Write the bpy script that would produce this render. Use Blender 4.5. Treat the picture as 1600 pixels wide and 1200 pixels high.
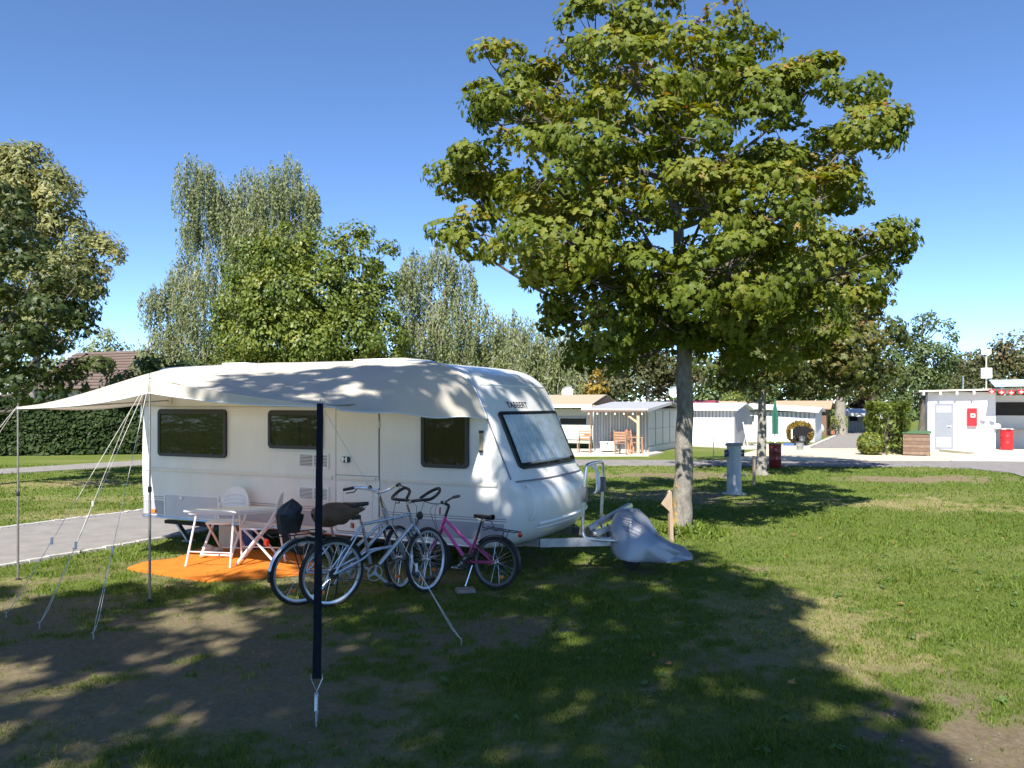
import bpy, math, random
import numpy as np
from mathutils import Vector, Matrix
for _o in list(bpy.data.objects): bpy.data.objects.remove(_o)
random.seed(7); RNG = np.random.default_rng(11)
SC = bpy.context.scene; COL = SC.collection
R = math.radians
# ------------------------------------------------------------------ camera
F = 1270.0; HOR = 632.0; CH = 2.0           # focal length and horizon in pixels of a 1600 px frame, eye height
cam_d = bpy.data.cameras.new('camera'); cam = bpy.data.objects.new('camera', cam_d); COL.objects.link(cam)
cam.location = (0, 0, CH); cam.rotation_euler = (R(90), 0, 0)
cam_d.sensor_width = 36; cam_d.lens = 36*F/1600; cam_d.shift_y = (HOR-600)/1600
cam_d.clip_start = 0.05; cam_d.clip_end = 3000
SC.camera = cam
# ------------------------------------------------------------------ sky, sun, exposure
SUN_H = Vector((-0.264, -0.965)).normalized(); SUN_EL = R(45)
w = bpy.data.worlds.new('World'); SC.world = w; w.use_nodes = True
nt = w.node_tree; nt.nodes.clear()
sky = nt.nodes.new('ShaderNodeTexSky'); sky.sky_type = 'NISHITA'; sky.sun_disc = False
sky.sun_elevation = SUN_EL; sky.sun_rotation = math.atan2(SUN_H.x, SUN_H.y)
sky.altitude = 400; sky.air_density = 0.55; sky.dust_density = 0.0; sky.ozone_density = 3.0
bg = nt.nodes.new('ShaderNodeBackground'); bg.inputs['Strength'].default_value = 0.117
wo = nt.nodes.new('ShaderNodeOutputWorld')
hs_ = nt.nodes.new('ShaderNodeHueSaturation'); hs_.inputs['Saturation'].default_value = 1.08; hs_.inputs['Hue'].default_value = .501; nt.links.new(sky.outputs[0], hs_.inputs['Color']); nt.links.new(hs_.outputs[0], bg.inputs[0]); nt.links.new(bg.outputs[0], wo.inputs[0])
sd = bpy.data.lights.new('sun', 'SUN'); sd.energy = 5.0; sd.angle = R(0.53); sd.color = (1, 0.955, 0.88)
sun = bpy.data.objects.new('sun', sd); COL.objects.link(sun); sun.location = (-6, -20, 25)
sv = Vector((SUN_H.x*math.cos(SUN_EL), SUN_H.y*math.cos(SUN_EL), math.sin(SUN_EL)))
sun.rotation_euler = sv.to_track_quat('Z', 'Y').to_euler()
vs = SC.view_settings; vs.view_transform = 'Standard'; vs.look = 'None'; vs.gamma = 1.0; vs.exposure = 1.15
SC.render.engine = 'CYCLES'; SC.cycles.max_bounces = 8; SC.cycles.transparent_max_bounces = 12
SC.cycles.use_denoising = True
# ------------------------------------------------------------------ pixel helpers (real positions measured from the photograph)
def at(px, py, Y): return Vector(((px-800)/F*Y, Y, CH-(py-HOR)/F*Y))
def gp(px, py, z=0.0):
    Y = (CH-z)*F/(py-HOR); return Vector(((px-800)/F*Y, Y, z))
# ------------------------------------------------------------------ materials
def srgb(r, g, b):
    f = lambda c: (c/255/12.92) if c/255 <= .04045 else ((c/255+.055)/1.055)**2.4
    return (f(r), f(g), f(b))
MATS = {}
def mat(name, col, rough=.6, var=.12, scale=6.0, metal=0.0, bump=0.0, bscale=60.0, spec=.5, coat=0.0, col2=None, detail=5, stretch=None, aniso=None):
    if name in MATS: return MATS[name]
    m = bpy.data.materials.new(name); m.use_nodes = True; t = m.node_tree; t.nodes.clear(); N = t.nodes.new; L = t.links.new
    out = N('ShaderNodeOutputMaterial'); p = N('ShaderNodeBsdfPrincipled'); L(p.outputs[0], out.inputs[0])
    tc = N('ShaderNodeTexCoord'); vec = tc.outputs['Object']
    if stretch:
        mp = N('ShaderNodeMapping'); mp.inputs['Scale'].default_value = stretch; L(vec, mp.inputs[0]); vec = mp.outputs[0]
    nz = N('ShaderNodeTexNoise'); nz.inputs['Scale'].default_value = scale; nz.inputs['Detail'].default_value = detail; nz.inputs['Roughness'].default_value = .6
    L(vec, nz.inputs['Vector'])
    rp = N('ShaderNodeValToRGB'); rp.color_ramp.elements[0].position = .3; rp.color_ramp.elements[1].position = .7
    a = tuple(max(0, c*(1-var)) for c in col); b = tuple(min(1, c*(1+var)) for c in col) if col2 is None else col2
    if col2 is not None: a = col
    rp.color_ramp.elements[0].color = (*a, 1); rp.color_ramp.elements[1].color = (*b, 1)
    L(nz.outputs[0], rp.inputs[0]); L(rp.outputs[0], p.inputs['Base Color'])
    p.inputs['Metallic'].default_value = metal; p.inputs['Specular IOR Level'].default_value = spec; p.inputs['Coat Weight'].default_value = coat
    mr = N('ShaderNodeMapRange'); mr.inputs['To Min'].default_value = max(.03, rough-.08); mr.inputs['To Max'].default_value = min(1, rough+.08)
    L(nz.outputs[0], mr.inputs[0]); L(mr.outputs[0], p.inputs['Roughness'])
    if bump:
        n2 = N('ShaderNodeTexNoise'); n2.inputs['Scale'].default_value = bscale; n2.inputs['Detail'].default_value = 6; L(vec, n2.inputs['Vector'])
        bp = N('ShaderNodeBump'); bp.inputs['Strength'].default_value = bump; bp.inputs['Distance'].default_value = .02
        L(n2.outputs[0], bp.inputs['Height']); L(bp.outputs[0], p.inputs['Normal'])
    MATS[name] = m; return m
def leaf_mat(name, stops, trans=.35, rough=.5, spec=.4):
    """leaf colour runs along a per-leaf random attribute"""
    m = bpy.data.materials.new(name); m.use_nodes = True; t = m.node_tree; t.nodes.clear(); N = t.nodes.new; L = t.links.new
    out = N('ShaderNodeOutputMaterial'); at_ = N('ShaderNodeAttribute'); at_.attribute_name = 'tint'
    rp = N('ShaderNodeValToRGB'); cr = rp.color_ramp
    while len(cr.elements) < len(stops): cr.elements.new(.5)
    for e, (pos, c) in zip(cr.elements, stops): e.position = pos; e.color = (*c, 1)
    L(at_.outputs['Fac'], rp.inputs[0])
    p = N('ShaderNodeBsdfPrincipled'); p.inputs['Roughness'].default_value = rough; p.inputs['Specular IOR Level'].default_value = spec
    L(rp.outputs[0], p.inputs['Base Color'])
    tr = N('ShaderNodeBsdfTranslucent'); hs = N('ShaderNodeHueSaturation'); hs.inputs['Value'].default_value = 1.3; hs.inputs['Saturation'].default_value = 1.15; hs.inputs['Hue'].default_value = .485
    L(rp.outputs[0], hs.inputs['Color']); L(hs.outputs[0], tr.inputs[0])
    mx = N('ShaderNodeMixShader'); mx.inputs[0].default_value = trans; L(p.outputs[0], mx.inputs[1]); L(tr.outputs[0], mx.inputs[2]); L(mx.outputs[0], out.inputs[0])
    return m
def glass_mat(name, tint=(.02, .022, .02), rough=.04):
    m = bpy.data.materials.new(name); m.use_nodes = True; t = m.node_tree; t.nodes.clear(); N = t.nodes.new; L = t.links.new
    out = N('ShaderNodeOutputMaterial'); fr = N('ShaderNodeFresnel'); fr.inputs[0].default_value = 1.5
    tb = N('ShaderNodeBsdfTransparent'); tb.inputs[0].default_value = (*tint, 1); g = N('ShaderNodeBsdfGlossy'); g.inputs['Roughness'].default_value = rough
    nz = N('ShaderNodeTexNoise'); nz.inputs['Scale'].default_value = 3.0; bp = N('ShaderNodeBump'); bp.inputs['Strength'].default_value = .12; bp.inputs['Distance'].default_value = .03
    L(nz.outputs[0], bp.inputs['Height']); L(bp.outputs[0], g.inputs['Normal'])
    mm = N('ShaderNodeMath'); mm.operation = 'MULTIPLY_ADD'; mm.inputs[1].default_value = .8; mm.inputs[2].default_value = .0; L(fr.outputs[0], mm.inputs[0])
    mx = N('ShaderNodeMixShader'); L(mm.outputs[0], mx.inputs[0]); L(tb.outputs[0], mx.inputs[1]); L(g.outputs[0], mx.inputs[2]); L(mx.outputs[0], out.inputs[0])
    return m
# ------------------------------------------------------------------ mesh collector
def _frame(t):
    t = t.normalized(); u = Vector((0, 0, 1)).cross(t)
    if u.length < 1e-3: u = Vector((1, 0, 0)).cross(t)
    u.normalize(); return u, t.cross(u).normalized()
class MB:
    def __init__(s): s.v = []; s.f = []
    def add(s, vs, fs):
        o = len(s.v); s.v += [tuple(p) for p in vs]; s.f += [tuple(i+o for i in f) for f in fs]; return s
    def box(s, c, d, rot=None, taper=1.0):
        c = Vector(c); hx, hy, hz = d[0]/2, d[1]/2, d[2]/2; P = []
        for z in (-1, 1):
            k = taper if z > 0 else 1
            for x, y in ((-1, -1), (1, -1), (1, 1), (-1, 1)): P.append(Vector((x*hx*k, y*hy*k, z*hz)))
        if rot is not None: P = [rot @ p for p in P]
        return s.add([p+c for p in P], [(3, 2, 1, 0), (4, 5, 6, 7), (0, 1, 5, 4), (1, 2, 6, 5), (2, 3, 7, 6), (3, 0, 4, 7)])
    def beam(s, a, b, w, h):
        a = Vector(a); b = Vector(b); u, v = _frame(b-a); P = []
        for c in (a, b):
            for x, y in ((-1, -1), (1, -1), (1, 1), (-1, 1)): P.append(c+u*x*w/2+v*y*h/2)
        return s.add(P, [(3, 2, 1, 0), (4, 5, 6, 7), (0, 1, 5, 4), (1, 2, 6, 5), (2, 3, 7, 6), (3, 0, 4, 7)])
    def tube(s, pts, r, n=8, closed=False, caps=True):
        pts = [Vector(p) for p in pts]; m = len(pts); rr = r if isinstance(r, (list, tuple)) else [r]*m
        V = []; pu = None
        for i, p in enumerate(pts):
            if closed: t = pts[(i+1) % m]-pts[i-1]
            else: t = pts[min(i+1, m-1)]-pts[max(i-1, 0)]
            if t.length < 1e-9: t = Vector((0, 0, 1))
            t.normalize()
            if pu is None: u, v = _frame(t)
            else:
                u = pu-t*pu.dot(t)
                if u.length < 1e-6: u, v = _frame(t)
                u.normalize(); v = t.cross(u)
            pu = u
            for k in range(n):
                a = 2*math.pi*k/n; V.append(p+(u*math.cos(a)+v*math.sin(a))*rr[i])
        Fc = []
        for i in range(m if closed else m-1):
            j = (i+1) % m
            for k in range(n): k2 = (k+1) % n; Fc.append((i*n+k, i*n+k2, j*n+k2, j*n+k))
        if caps and not closed: Fc += [tuple(range(n-1, -1, -1)), tuple((m-1)*n+k for k in range(n))]
        return s.add(V, Fc)
    def lathe(s, prof, n=24, c=(0, 0, 0), axis=(0, 0, 1), closed=False):
        ax = Vector(axis).normalized(); u, v = _frame(ax); c = Vector(c); V = []
        for r, z in prof:
            for k in range(n):
                a = 2*math.pi*k/n; V.append(c+ax*z+(u*math.cos(a)+v*math.sin(a))*r)
        m = len(prof); Fc = []
        for i in range(m if closed else m-1):
            j = (i+1) % m
            for k in range(n): k2 = (k+1) % n; Fc.append((i*n+k, i*n+k2, j*n+k2, j*n+k))
        if not closed:
            if prof[0][0] > 1e-6: Fc.append(tuple(range(n-1, -1, -1)))
            if prof[-1][0] > 1e-6: Fc.append(tuple((m-1)*n+k for k in range(n)))
        return s.add(V, Fc)
    def ell(s, c, r, n=12, m=8, rot=None):
        c = Vector(c); V = []; Fc = []
        for i in range(m+1):
            th = math.pi*i/m
            for k in range(n):
                a = 2*math.pi*k/n; p = Vector((r[0]*math.sin(th)*math.cos(a), r[1]*math.sin(th)*math.sin(a), -r[2]*math.cos(th)))
                V.append((rot @ p if rot is not None else p)+c)
        for i in range(m):
            for k in range(n): k2 = (k+1) % n; Fc.append((i*n+k, i*n+k2, (i+1)*n+k2, (i+1)*n+k))
        return s.add(V, Fc)
    def prism(s, poly, z0, z1, M=None):
        n = len(poly); V = [Vector((x, y, z0)) for x, y in poly]+[Vector((x, y, z1)) for x, y in poly]
        if M is not None: V = [M @ p for p in V]
        Fc = [tuple(range(n-1, -1, -1)), tuple(range(n, 2*n))]+[(i, (i+1) % n, n+(i+1) % n, n+i) for i in range(n)]
        return s.add(V, Fc)
    def grid(s, fn, nu, nv, thick=None):
        V = [fn(i/nu, j/nv) for i in range(nu+1) for j in range(nv+1)]
        Fc = [(i*(nv+1)+j, (i+1)*(nv+1)+j, (i+1)*(nv+1)+j+1, i*(nv+1)+j+1) for i in range(nu) for j in range(nv)]
        return s.add(V, Fc)
    def build(s, name, m, parent=None, smooth=True, angle=38, loc=None, rot=None):
        me = bpy.data.meshes.new(name); me.from_pydata(s.v, [], s.f); me.validate()
        o = bpy.data.objects.new(name, me); COL.objects.link(o)
        if m is not None: me.materials.append(m)
        if smooth and len(me.polygons):
            me.polygons.foreach_set('use_smooth', [True]*len(me.polygons)); me.set_sharp_from_angle(angle=R(angle))
        if parent is not None: o.parent = parent
        if loc is not None: o.location = loc
        if rot is not None: o.rotation_euler = rot
        return o
def rrect(w, h, r, n=5):
    P = []
    for cx, cy, a0 in ((w/2-r, h/2-r, 0), (-w/2+r, h/2-r, 90), (-w/2+r, -h/2+r, 180), (w/2-r, -h/2+r, 270)):
        for i in range(n+1): a = R(a0+90*i/n); P.append((cx+r*math.cos(a), cy+r*math.sin(a)))
    return P
def ring_prism(mb, outer, inner, z0, z1, M):
    n = len(outer); V = []
    for z in (z0, z1):
        for P in (outer, inner): V += [M @ Vector((x, y, z)) for x, y in P]
    Fc = []
    for i in range(n):
        j = (i+1) % n; a, b, c, d = 0, n, 2*n, 3*n
        Fc += [(a+i, a+j, b+j, b+i)[::-1], (c+i, c+j, d+j, d+i), (a+i, a+j, c+j, c+i), (b+j, b+i, d+i, d+j)]
    return mb.add(V, Fc)
def tag(o, label=None, cat=None, group=None, kind=None):
    if label: o['label'] = label
    if cat: o['category'] = cat
    if group: o['group'] = group
    if kind: o['kind'] = kind
    return o
def thing(name, label, cat, loc=(0, 0, 0), rz=0.0, group=None):
    o = bpy.data.objects.new(name, None); COL.objects.link(o); o.location = loc; o.rotation_euler = (0, 0, rz); o.empty_display_size = .2
    return tag(o, label, cat, group)
def copy_tree(o, parent=None):
    c = o.copy(); COL.objects.link(c); c.parent = parent
    for ch in list(o.children): copy_tree(ch, c)
    return c
def np_mesh(name, V, Fa, m, parent=None, tint=None, smooth=False, loc=None, attr='tint'):
    V = np.ascontiguousarray(V, dtype=np.float32); Fa = np.ascontiguousarray(Fa, dtype=np.int32); k = Fa.shape[1]
    me = bpy.data.meshes.new(name); me.vertices.add(len(V)); me.vertices.foreach_set('co', V.ravel())
    me.loops.add(Fa.size); me.loops.foreach_set('vertex_index', Fa.ravel())
    me.polygons.add(len(Fa)); me.polygons.foreach_set('loop_start', np.arange(len(Fa), dtype=np.int32)*k)
    me.polygons.foreach_set('loop_total', np.full(len(Fa), k, dtype=np.int32))
    if smooth: me.polygons.foreach_set('use_smooth', np.ones(len(Fa), dtype=bool))
    me.update(calc_edges=True)
    if tint is not None:
        a = me.attributes.new(attr, 'FLOAT', 'POINT'); a.data.foreach_set('value', np.ascontiguousarray(tint, dtype=np.float32))
    if m is not None: me.materials.append(m)
    o = bpy.data.objects.new(name, me); COL.objects.link(o)
    if parent is not None: o.parent = parent
    if loc is not None: o.location = loc
    return o
def crom(pts, n=6):
    """Catmull-Rom through points"""
    P = [Vector(p) for p in pts]; out = []
    for i in range(len(P)-1):
        a = P[max(i-1, 0)]; b = P[i]; c = P[i+1]; d = P[min(i+2, len(P)-1)]
        for k in range(n):
            t = k/n; out.append(.5*((2*b)+(c-a)*t+(2*a-5*b+4*c-d)*t*t+(3*b-a-3*c+d)*t**3))
    out.append(P[-1]); return out
# value noise for fields laid on the ground
_PERM = RNG.random((256, 256))
def vnoise(x, y):
    x = np.asarray(x, float); y = np.asarray(y, float); xi = np.floor(x).astype(int); yi = np.floor(y).astype(int); fx = x-xi; fy = y-yi
    fx = fx*fx*(3-2*fx); fy = fy*fy*(3-2*fy); g = lambda a, b: _PERM[a % 256, b % 256]
    return (g(xi, yi)*(1-fx)+g(xi+1, yi)*fx)*(1-fy)+(g(xi, yi+1)*(1-fx)+g(xi+1, yi+1)*fx)*fy
def fbm(x, y, o=4):
    s = 0; a = .5; tot = 0
    for i in range(o): s = s+a*vnoise(x*2**i+17.3*i, y*2**i+5.1*i); tot += a; a *= .5
    return s/tot
# site directions: the pitches lie on one grid
D1 = Vector((-.905, .426)); NO = Vector((-.426, -.905)); RIGHT = Vector((.905, -.426)); BACK = Vector((.426, .905))
SITE = math.atan2(RIGHT.y, RIGHT.x)
# ================================================================== GROUND, PATHS, LAWN
# bare soil and dry turf: (x, y, rx, ry, strength, kind)
PATCH = [(-3.2, 6.9, 2.8, 1.5, .80, 0), (-2.2, 5.6, 1.4, .7, .62, 0), (-3.5, 5.4, 3.0, 1.6, .7, 1), (-1.35, 5.4, .6, .7, .6, 0), (-3.0, 4.4, 1.2, .5, .4, 0), (-5.0, 8.0, 1.3, .6, .7, 0), (-3.3, 9.6, 1.8, .9, .5, 0),
         (3.05, 4.65, .95, .75, .95, 0), (3.3, 5.7, .6, .4, .4, 0), (.2, 4.3, .7, .3, .35, 0), (1.55, 6.35, .4, .25, .4, 0),
         (2.7, 7.6, .95, 1.4, .78, 1), (3.6, 9.4, 1.3, .8, .45, 1), (4.6, 6.6, .9, .5, .4, 1), (4.3, 23.2, 2.9, .95, 1.0, 2), (11.1, 21.9, 2.4, .8, .9, 2), (8.2, 16.4, 1.9, 1.1, .9, 1),
         (6.0, 10.5, 2.2, .9, .22, 1), (-7.5, 15.0, 2, 1.0, .6, 1), (-11.5, 20.5, 3.2, 1.2, .75, 1), (-9.0, 17.2, 2.4, .6, .55, 1), (3.6, 17.8, 1.6, 1.5, .7, 0), (-5.8, 9.0, .6, .5, .6, 1), (-2, 9.8, 3.2, 1.0, .6, 0)]
def ground_fields(x, y):
    b = np.zeros_like(x); d = np.zeros_like(x); n1 = fbm(x*1.1, y*1.1, 4)-.5; n2 = fbm(x*4.7+31, y*4.7+9, 3)-.5; n3 = fbm(x*13+3, y*13+1, 2)-.5
    for (cx, cy, rx, ry, st, kd) in PATCH:
        q = ((x-cx)/rx)**2+((y-cy)/ry)**2
        v = np.clip((1.15-np.sqrt(q)+n1*1.5+n2*1.9+n3*1.2)*1.9, 0, 1)*st
        if kd == 1: d = np.maximum(d, v)
        elif kd == 2: b = np.maximum(b, v*.85); d = np.maximum(d, v)
        else: b = np.maximum(b, v); d = np.maximum(d, v*.5)
    d = np.clip(d+np.clip((fbm(x*.55+3, y*.55+8, 4)-.55)*2.0, 0, .3), 0, 1)
    return b, d
LOW0, LOWD = np.array((-6.32, 10.04)), np.array((.46, .888)); UP0, UPD = np.array((-8.2, 13.0)), np.array((.50, .866))
ROAD = [(-3, 26.95), (2.2, 26.7), (8, 26.35), (13.4, 26.0), (14.2, 25.3), (14.55, 23.8), (14.0, 22.1), (13.6, 20.0), (13.8, 16), (30, 12), (60, 20), (60, 25), (22, 27.9), (14.9, 28.55), (9, 28.85), (2.4, 29.2), (-3, 29.5)]
PATHN = [tuple(LOW0+LOWD*t) for t in (-14, 19.2)]+[tuple(UP0+UPD*t) for t in (17.5, -14)]
PATHF = [(-26, 10.4), (-14.7, 23.3), (-12.2, 26.5), (-4, 36.5), (-6, 37.5), (-13.3, 28.9), (-15.8, 25.1), (-28, 11.5)]
SAND = [(7.7, 29.0), (9.1, 32.5), (11.0, 36.2), (13.3, 36.9), (16.7, 36.9), (17.6, 36.2), (18.4, 32.2), (15.4, 28.7)]
ACCESS = [(13.4, 36.85), (16.7, 36.85), (23.1, 51), (27, 60), (24, 62), (20.3, 51)]
APRON = [(15.5, 28.62), (18.3, 32.0), (18.1, 36.2), (30, 31), (34, 26.6), (22, 28.0)]
PAD = [(10.4, 36.3), (13.3, 37.0), (14.8, 40), (9.9, 41.5), (7.3, 40.0), (9.2, 38.2)]
PADH = [(1.5, 31.3), (5.3, 31.5), (6.2, 33.3), (5.5, 35.5), (1.0, 36.0), (.6, 33.0)]
def inside(poly, x, y):
    r = np.zeros(x.shape, bool); n = len(poly)
    for i in range(n):
        (x1, y1), (x2, y2) = poly[i], poly[(i+1) % n]
        if y1 == y2: continue
        r ^= ((y1 > y) != (y2 > y)) & (x < (x2-x1)*(y-y1)/(y2-y1)+x1)
    return r
def axis(segs):
    o = []
    for a, b, st in segs: o += list(np.arange(a, b, st))
    return np.array(o+[segs[-1][1]])
gx = axis([(-700, -60, 80), (-60, -16, 2.0), (-16, -8, .4), (-8, 6, .09), (6, 18, .3), (18, 60, 2.0), (60, 700, 80)])
gy = axis([(-300, -20, 40), (-20, 3, 1.5), (3, 11, .085), (11, 30, .25), (30, 70, 2), (70, 1500, 110)])
GX, GY = np.meshgrid(gx, gy, indexing='ij'); b_, d_ = ground_fields(GX, GY)
near = np.clip((30-np.hypot(GX, GY))/12, 0, 1)
GZ = ((fbm(GX*1.7, GY*1.7, 3)-.5)*.02+(fbm(GX*9, GY*9, 2)-.5)*.012)*near-.012
nx, ny = len(gx), len(gy); ii, jj = np.meshgrid(np.arange(nx-1), np.arange(ny-1), indexing='ij'); a_ = (ii*ny+jj).ravel()
gf = np.stack([a_, a_+ny, a_+ny+1, a_+1], 1)
def ground_mat():
    m = bpy.data.materials.new('turf'); m.use_nodes = True; t = m.node_tree; t.nodes.clear(); N = t.nodes.new; L = t.links.new
    out = N('ShaderNodeOutputMaterial'); p = N('ShaderNodeBsdfPrincipled'); p.inputs['Roughness'].default_value = .95; p.inputs['Specular IOR Level'].default_value = .15; L(p.outputs[0], out.inputs[0])
    tc = N('ShaderNodeTexCoord')
    def noise(sc, det=6, ro=.65):
        n = N('ShaderNodeTexNoise'); n.inputs['Scale'].default_value = sc; n.inputs['Detail'].default_value = det; n.inputs['Roughness'].default_value = ro; L(tc.outputs['Object'], n.inputs['Vector']); return n
    def ramp(n, s):
        r = N('ShaderNodeValToRGB'); c = r.color_ramp
        while len(c.elements) < len(s): c.elements.new(.5)
        for e, (q, k) in zip(c.elements, s): e.position = q; e.color = (*k, 1)
        L(n.outputs[0], r.inputs[0]); return r
    g = ramp(noise(9, 8, .75), [(.3, (.05, .08, .012)), (.5, (.095, .145, .02)), (.7, (.14, .18, .036))])
    g2 = ramp(noise(.5, 5), [(.35, (.085, .125, .018)), (.65, (.14, .16, .035))])
    gm = N('ShaderNodeMixRGB'); gm.inputs[0].default_value = .5; L(g.outputs[0], gm.inputs[1]); L(g2.outputs[0], gm.inputs[2])
    dr = ramp(noise(14, 8, .75), [(.3, (.17, .15, .06)), (.5, (.27, .225, .11)), (.72, (.38, .31, .17))])
    so = ramp(noise(22, 9, .8), [(.28, (.085, .066, .042)), (.5, (.17, .13, .085)), (.75, (.27, .215, .15))])
    def attr(nm): a = N('ShaderNodeAttribute'); a.attribute_name = nm; return a
    fine = noise(35, 6, .8)
    def mask(nm, k):
        ma = N('ShaderNodeMath'); ma.operation = 'MULTIPLY_ADD'; ma.inputs[1].default_value = k; ma.inputs[2].default_value = -k/2; L(fine.outputs[0], ma.inputs[0])
        ad = N('ShaderNodeMath'); ad.operation = 'ADD'; ad.use_clamp = True; L(attr(nm).outputs['Fac'], ad.inputs[0])
        ml = N('ShaderNodeMath'); ml.operation = 'MULTIPLY'; L(ma.outputs[0], ml.inputs[0]); ml.inputs[1].default_value = 1.0
        L(ml.outputs[0], ad.inputs[1]); return ad
    m1 = N('ShaderNodeMixRGB'); L(mask('dry', .9).outputs[0], m1.inputs[0]); L(gm.outputs[0], m1.inputs[1]); L(dr.outputs[0], m1.inputs[2])
    m2 = N('ShaderNodeMixRGB'); L(mask('bare', .8).outputs[0], m2.inputs[0]); L(m1.outputs[0], m2.inputs[1]); L(so.outputs[0], m2.inputs[2])
    L(m2.outputs[0], p.inputs['Base Color'])
    bp = N('ShaderNodeBump'); bp.inputs['Strength'].default_value = .7; bp.inputs['Distance'].default_value = .03; L(noise(60, 6, .8).outputs[0], bp.inputs['Height']); L(bp.outputs[0], p.inputs['Normal'])
    return m
G = np_mesh('ground', np.stack([GX.ravel(), GY.ravel(), GZ.ravel()], 1), gf, ground_mat(), tint=b_.ravel(), smooth=True, attr='bare')
da = G.data.attributes.new('dry', 'FLOAT', 'POINT'); da.data.foreach_set('value', d_.ravel().astype(np.float32)); tag(G, kind='structure')
M_ASPH = mat('asphalt', srgb(122, 118, 114), .9, col2=srgb(142, 137, 132), scale=3, bump=.5, bscale=160, spec=.2, detail=9)
M_ASPH2 = mat('asphalt_dark', srgb(116, 112, 110), .9, col2=srgb(138, 133, 130), scale=2.5, bump=.5, bscale=160, spec=.2, detail=9)
M_SAND = mat('sand', (.52, .44, .31), .95, col2=(.66, .57, .42), scale=4, bump=.7, bscale=90, spec=.1, detail=9)
M_CONC = mat('concrete', (.42, .39, .34), .9, col2=(.52, .49, .43), scale=2, bump=.3, bscale=70, spec=.2, detail=8)
M_KERB = mat('kerb_stone', (.42, .40, .37), .9, var=.2, scale=5, bump=.4)
def sheet(name, poly, z, m, thick=.05):
    mb = MB(); mb.prism(poly, z-thick, z); return tag(mb.build(name, m, smooth=False), kind='structure')
sheet('path', PATHN, .012, M_ASPH); sheet('path', PATHF, .014, M_ASPH); road_o = sheet('road', ROAD, .018, M_ASPH2)
sheet('sand_yard', SAND, .008, M_SAND); sheet('access_road', ACCESS, .02, M_ASPH)
apron_o = sheet('pavement', APRON, .10, M_CONC, .12); sheet('concrete_pad', PAD, .03, M_CONC); sheet('terrace', PADH, .05, mat('terrace_slab', (.5, .45, .38), .9, var=.12, scale=3), .07)
def kerb_line(pts, n, w, h, z, name='kerb'):
    """row of kerb stones, each a stone of its own under one kerb"""
    k = bpy.data.objects.new(name, None); COL.objects.link(k); tag(k, kind='structure'); P = [Vector((*p, 0)) for p in pts]
    L = sum((P[i+1]-P[i]).length for i in range(len(P)-1)); st = L/n
    mb = MB(); mb.box((0, 0, 0), (st*.94, w, h)); base = mb.build('kerb_stone', M_KERB, k, smooth=False); first = True
    i = 0; acc = 0.0
    for q in range(n):
        s = (q+.5)*st
        while i < len(P)-2 and s > acc+(P[i+1]-P[i]).length: acc += (P[i+1]-P[i]).length; i += 1
        d = (P[i+1]-P[i]).normalized(); c = P[i]+d*(s-acc)
        o = base if first else base.copy()
        if not first: COL.objects.link(o); o.parent = k
        first = False; o.location = (c.x+random.uniform(-.01, .01), c.y, z+random.uniform(-.008, .008)); o.rotation_euler = (0, 0, math.atan2(d.y, d.x)+random.uniform(-.03, .03))
kerb_line([tuple(UP0+UPD*-1.5), tuple(UP0+UPD*3.2)], 38, .10, .08, .0)
kerb_line([tuple(LOW0+LOWD*-.6), tuple(LOW0+LOWD*3.4)], 30, .08, .05, .0)
kerb_line([ACCESS[0], ACCESS[5]], 30, .22, .12, .02)
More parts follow.
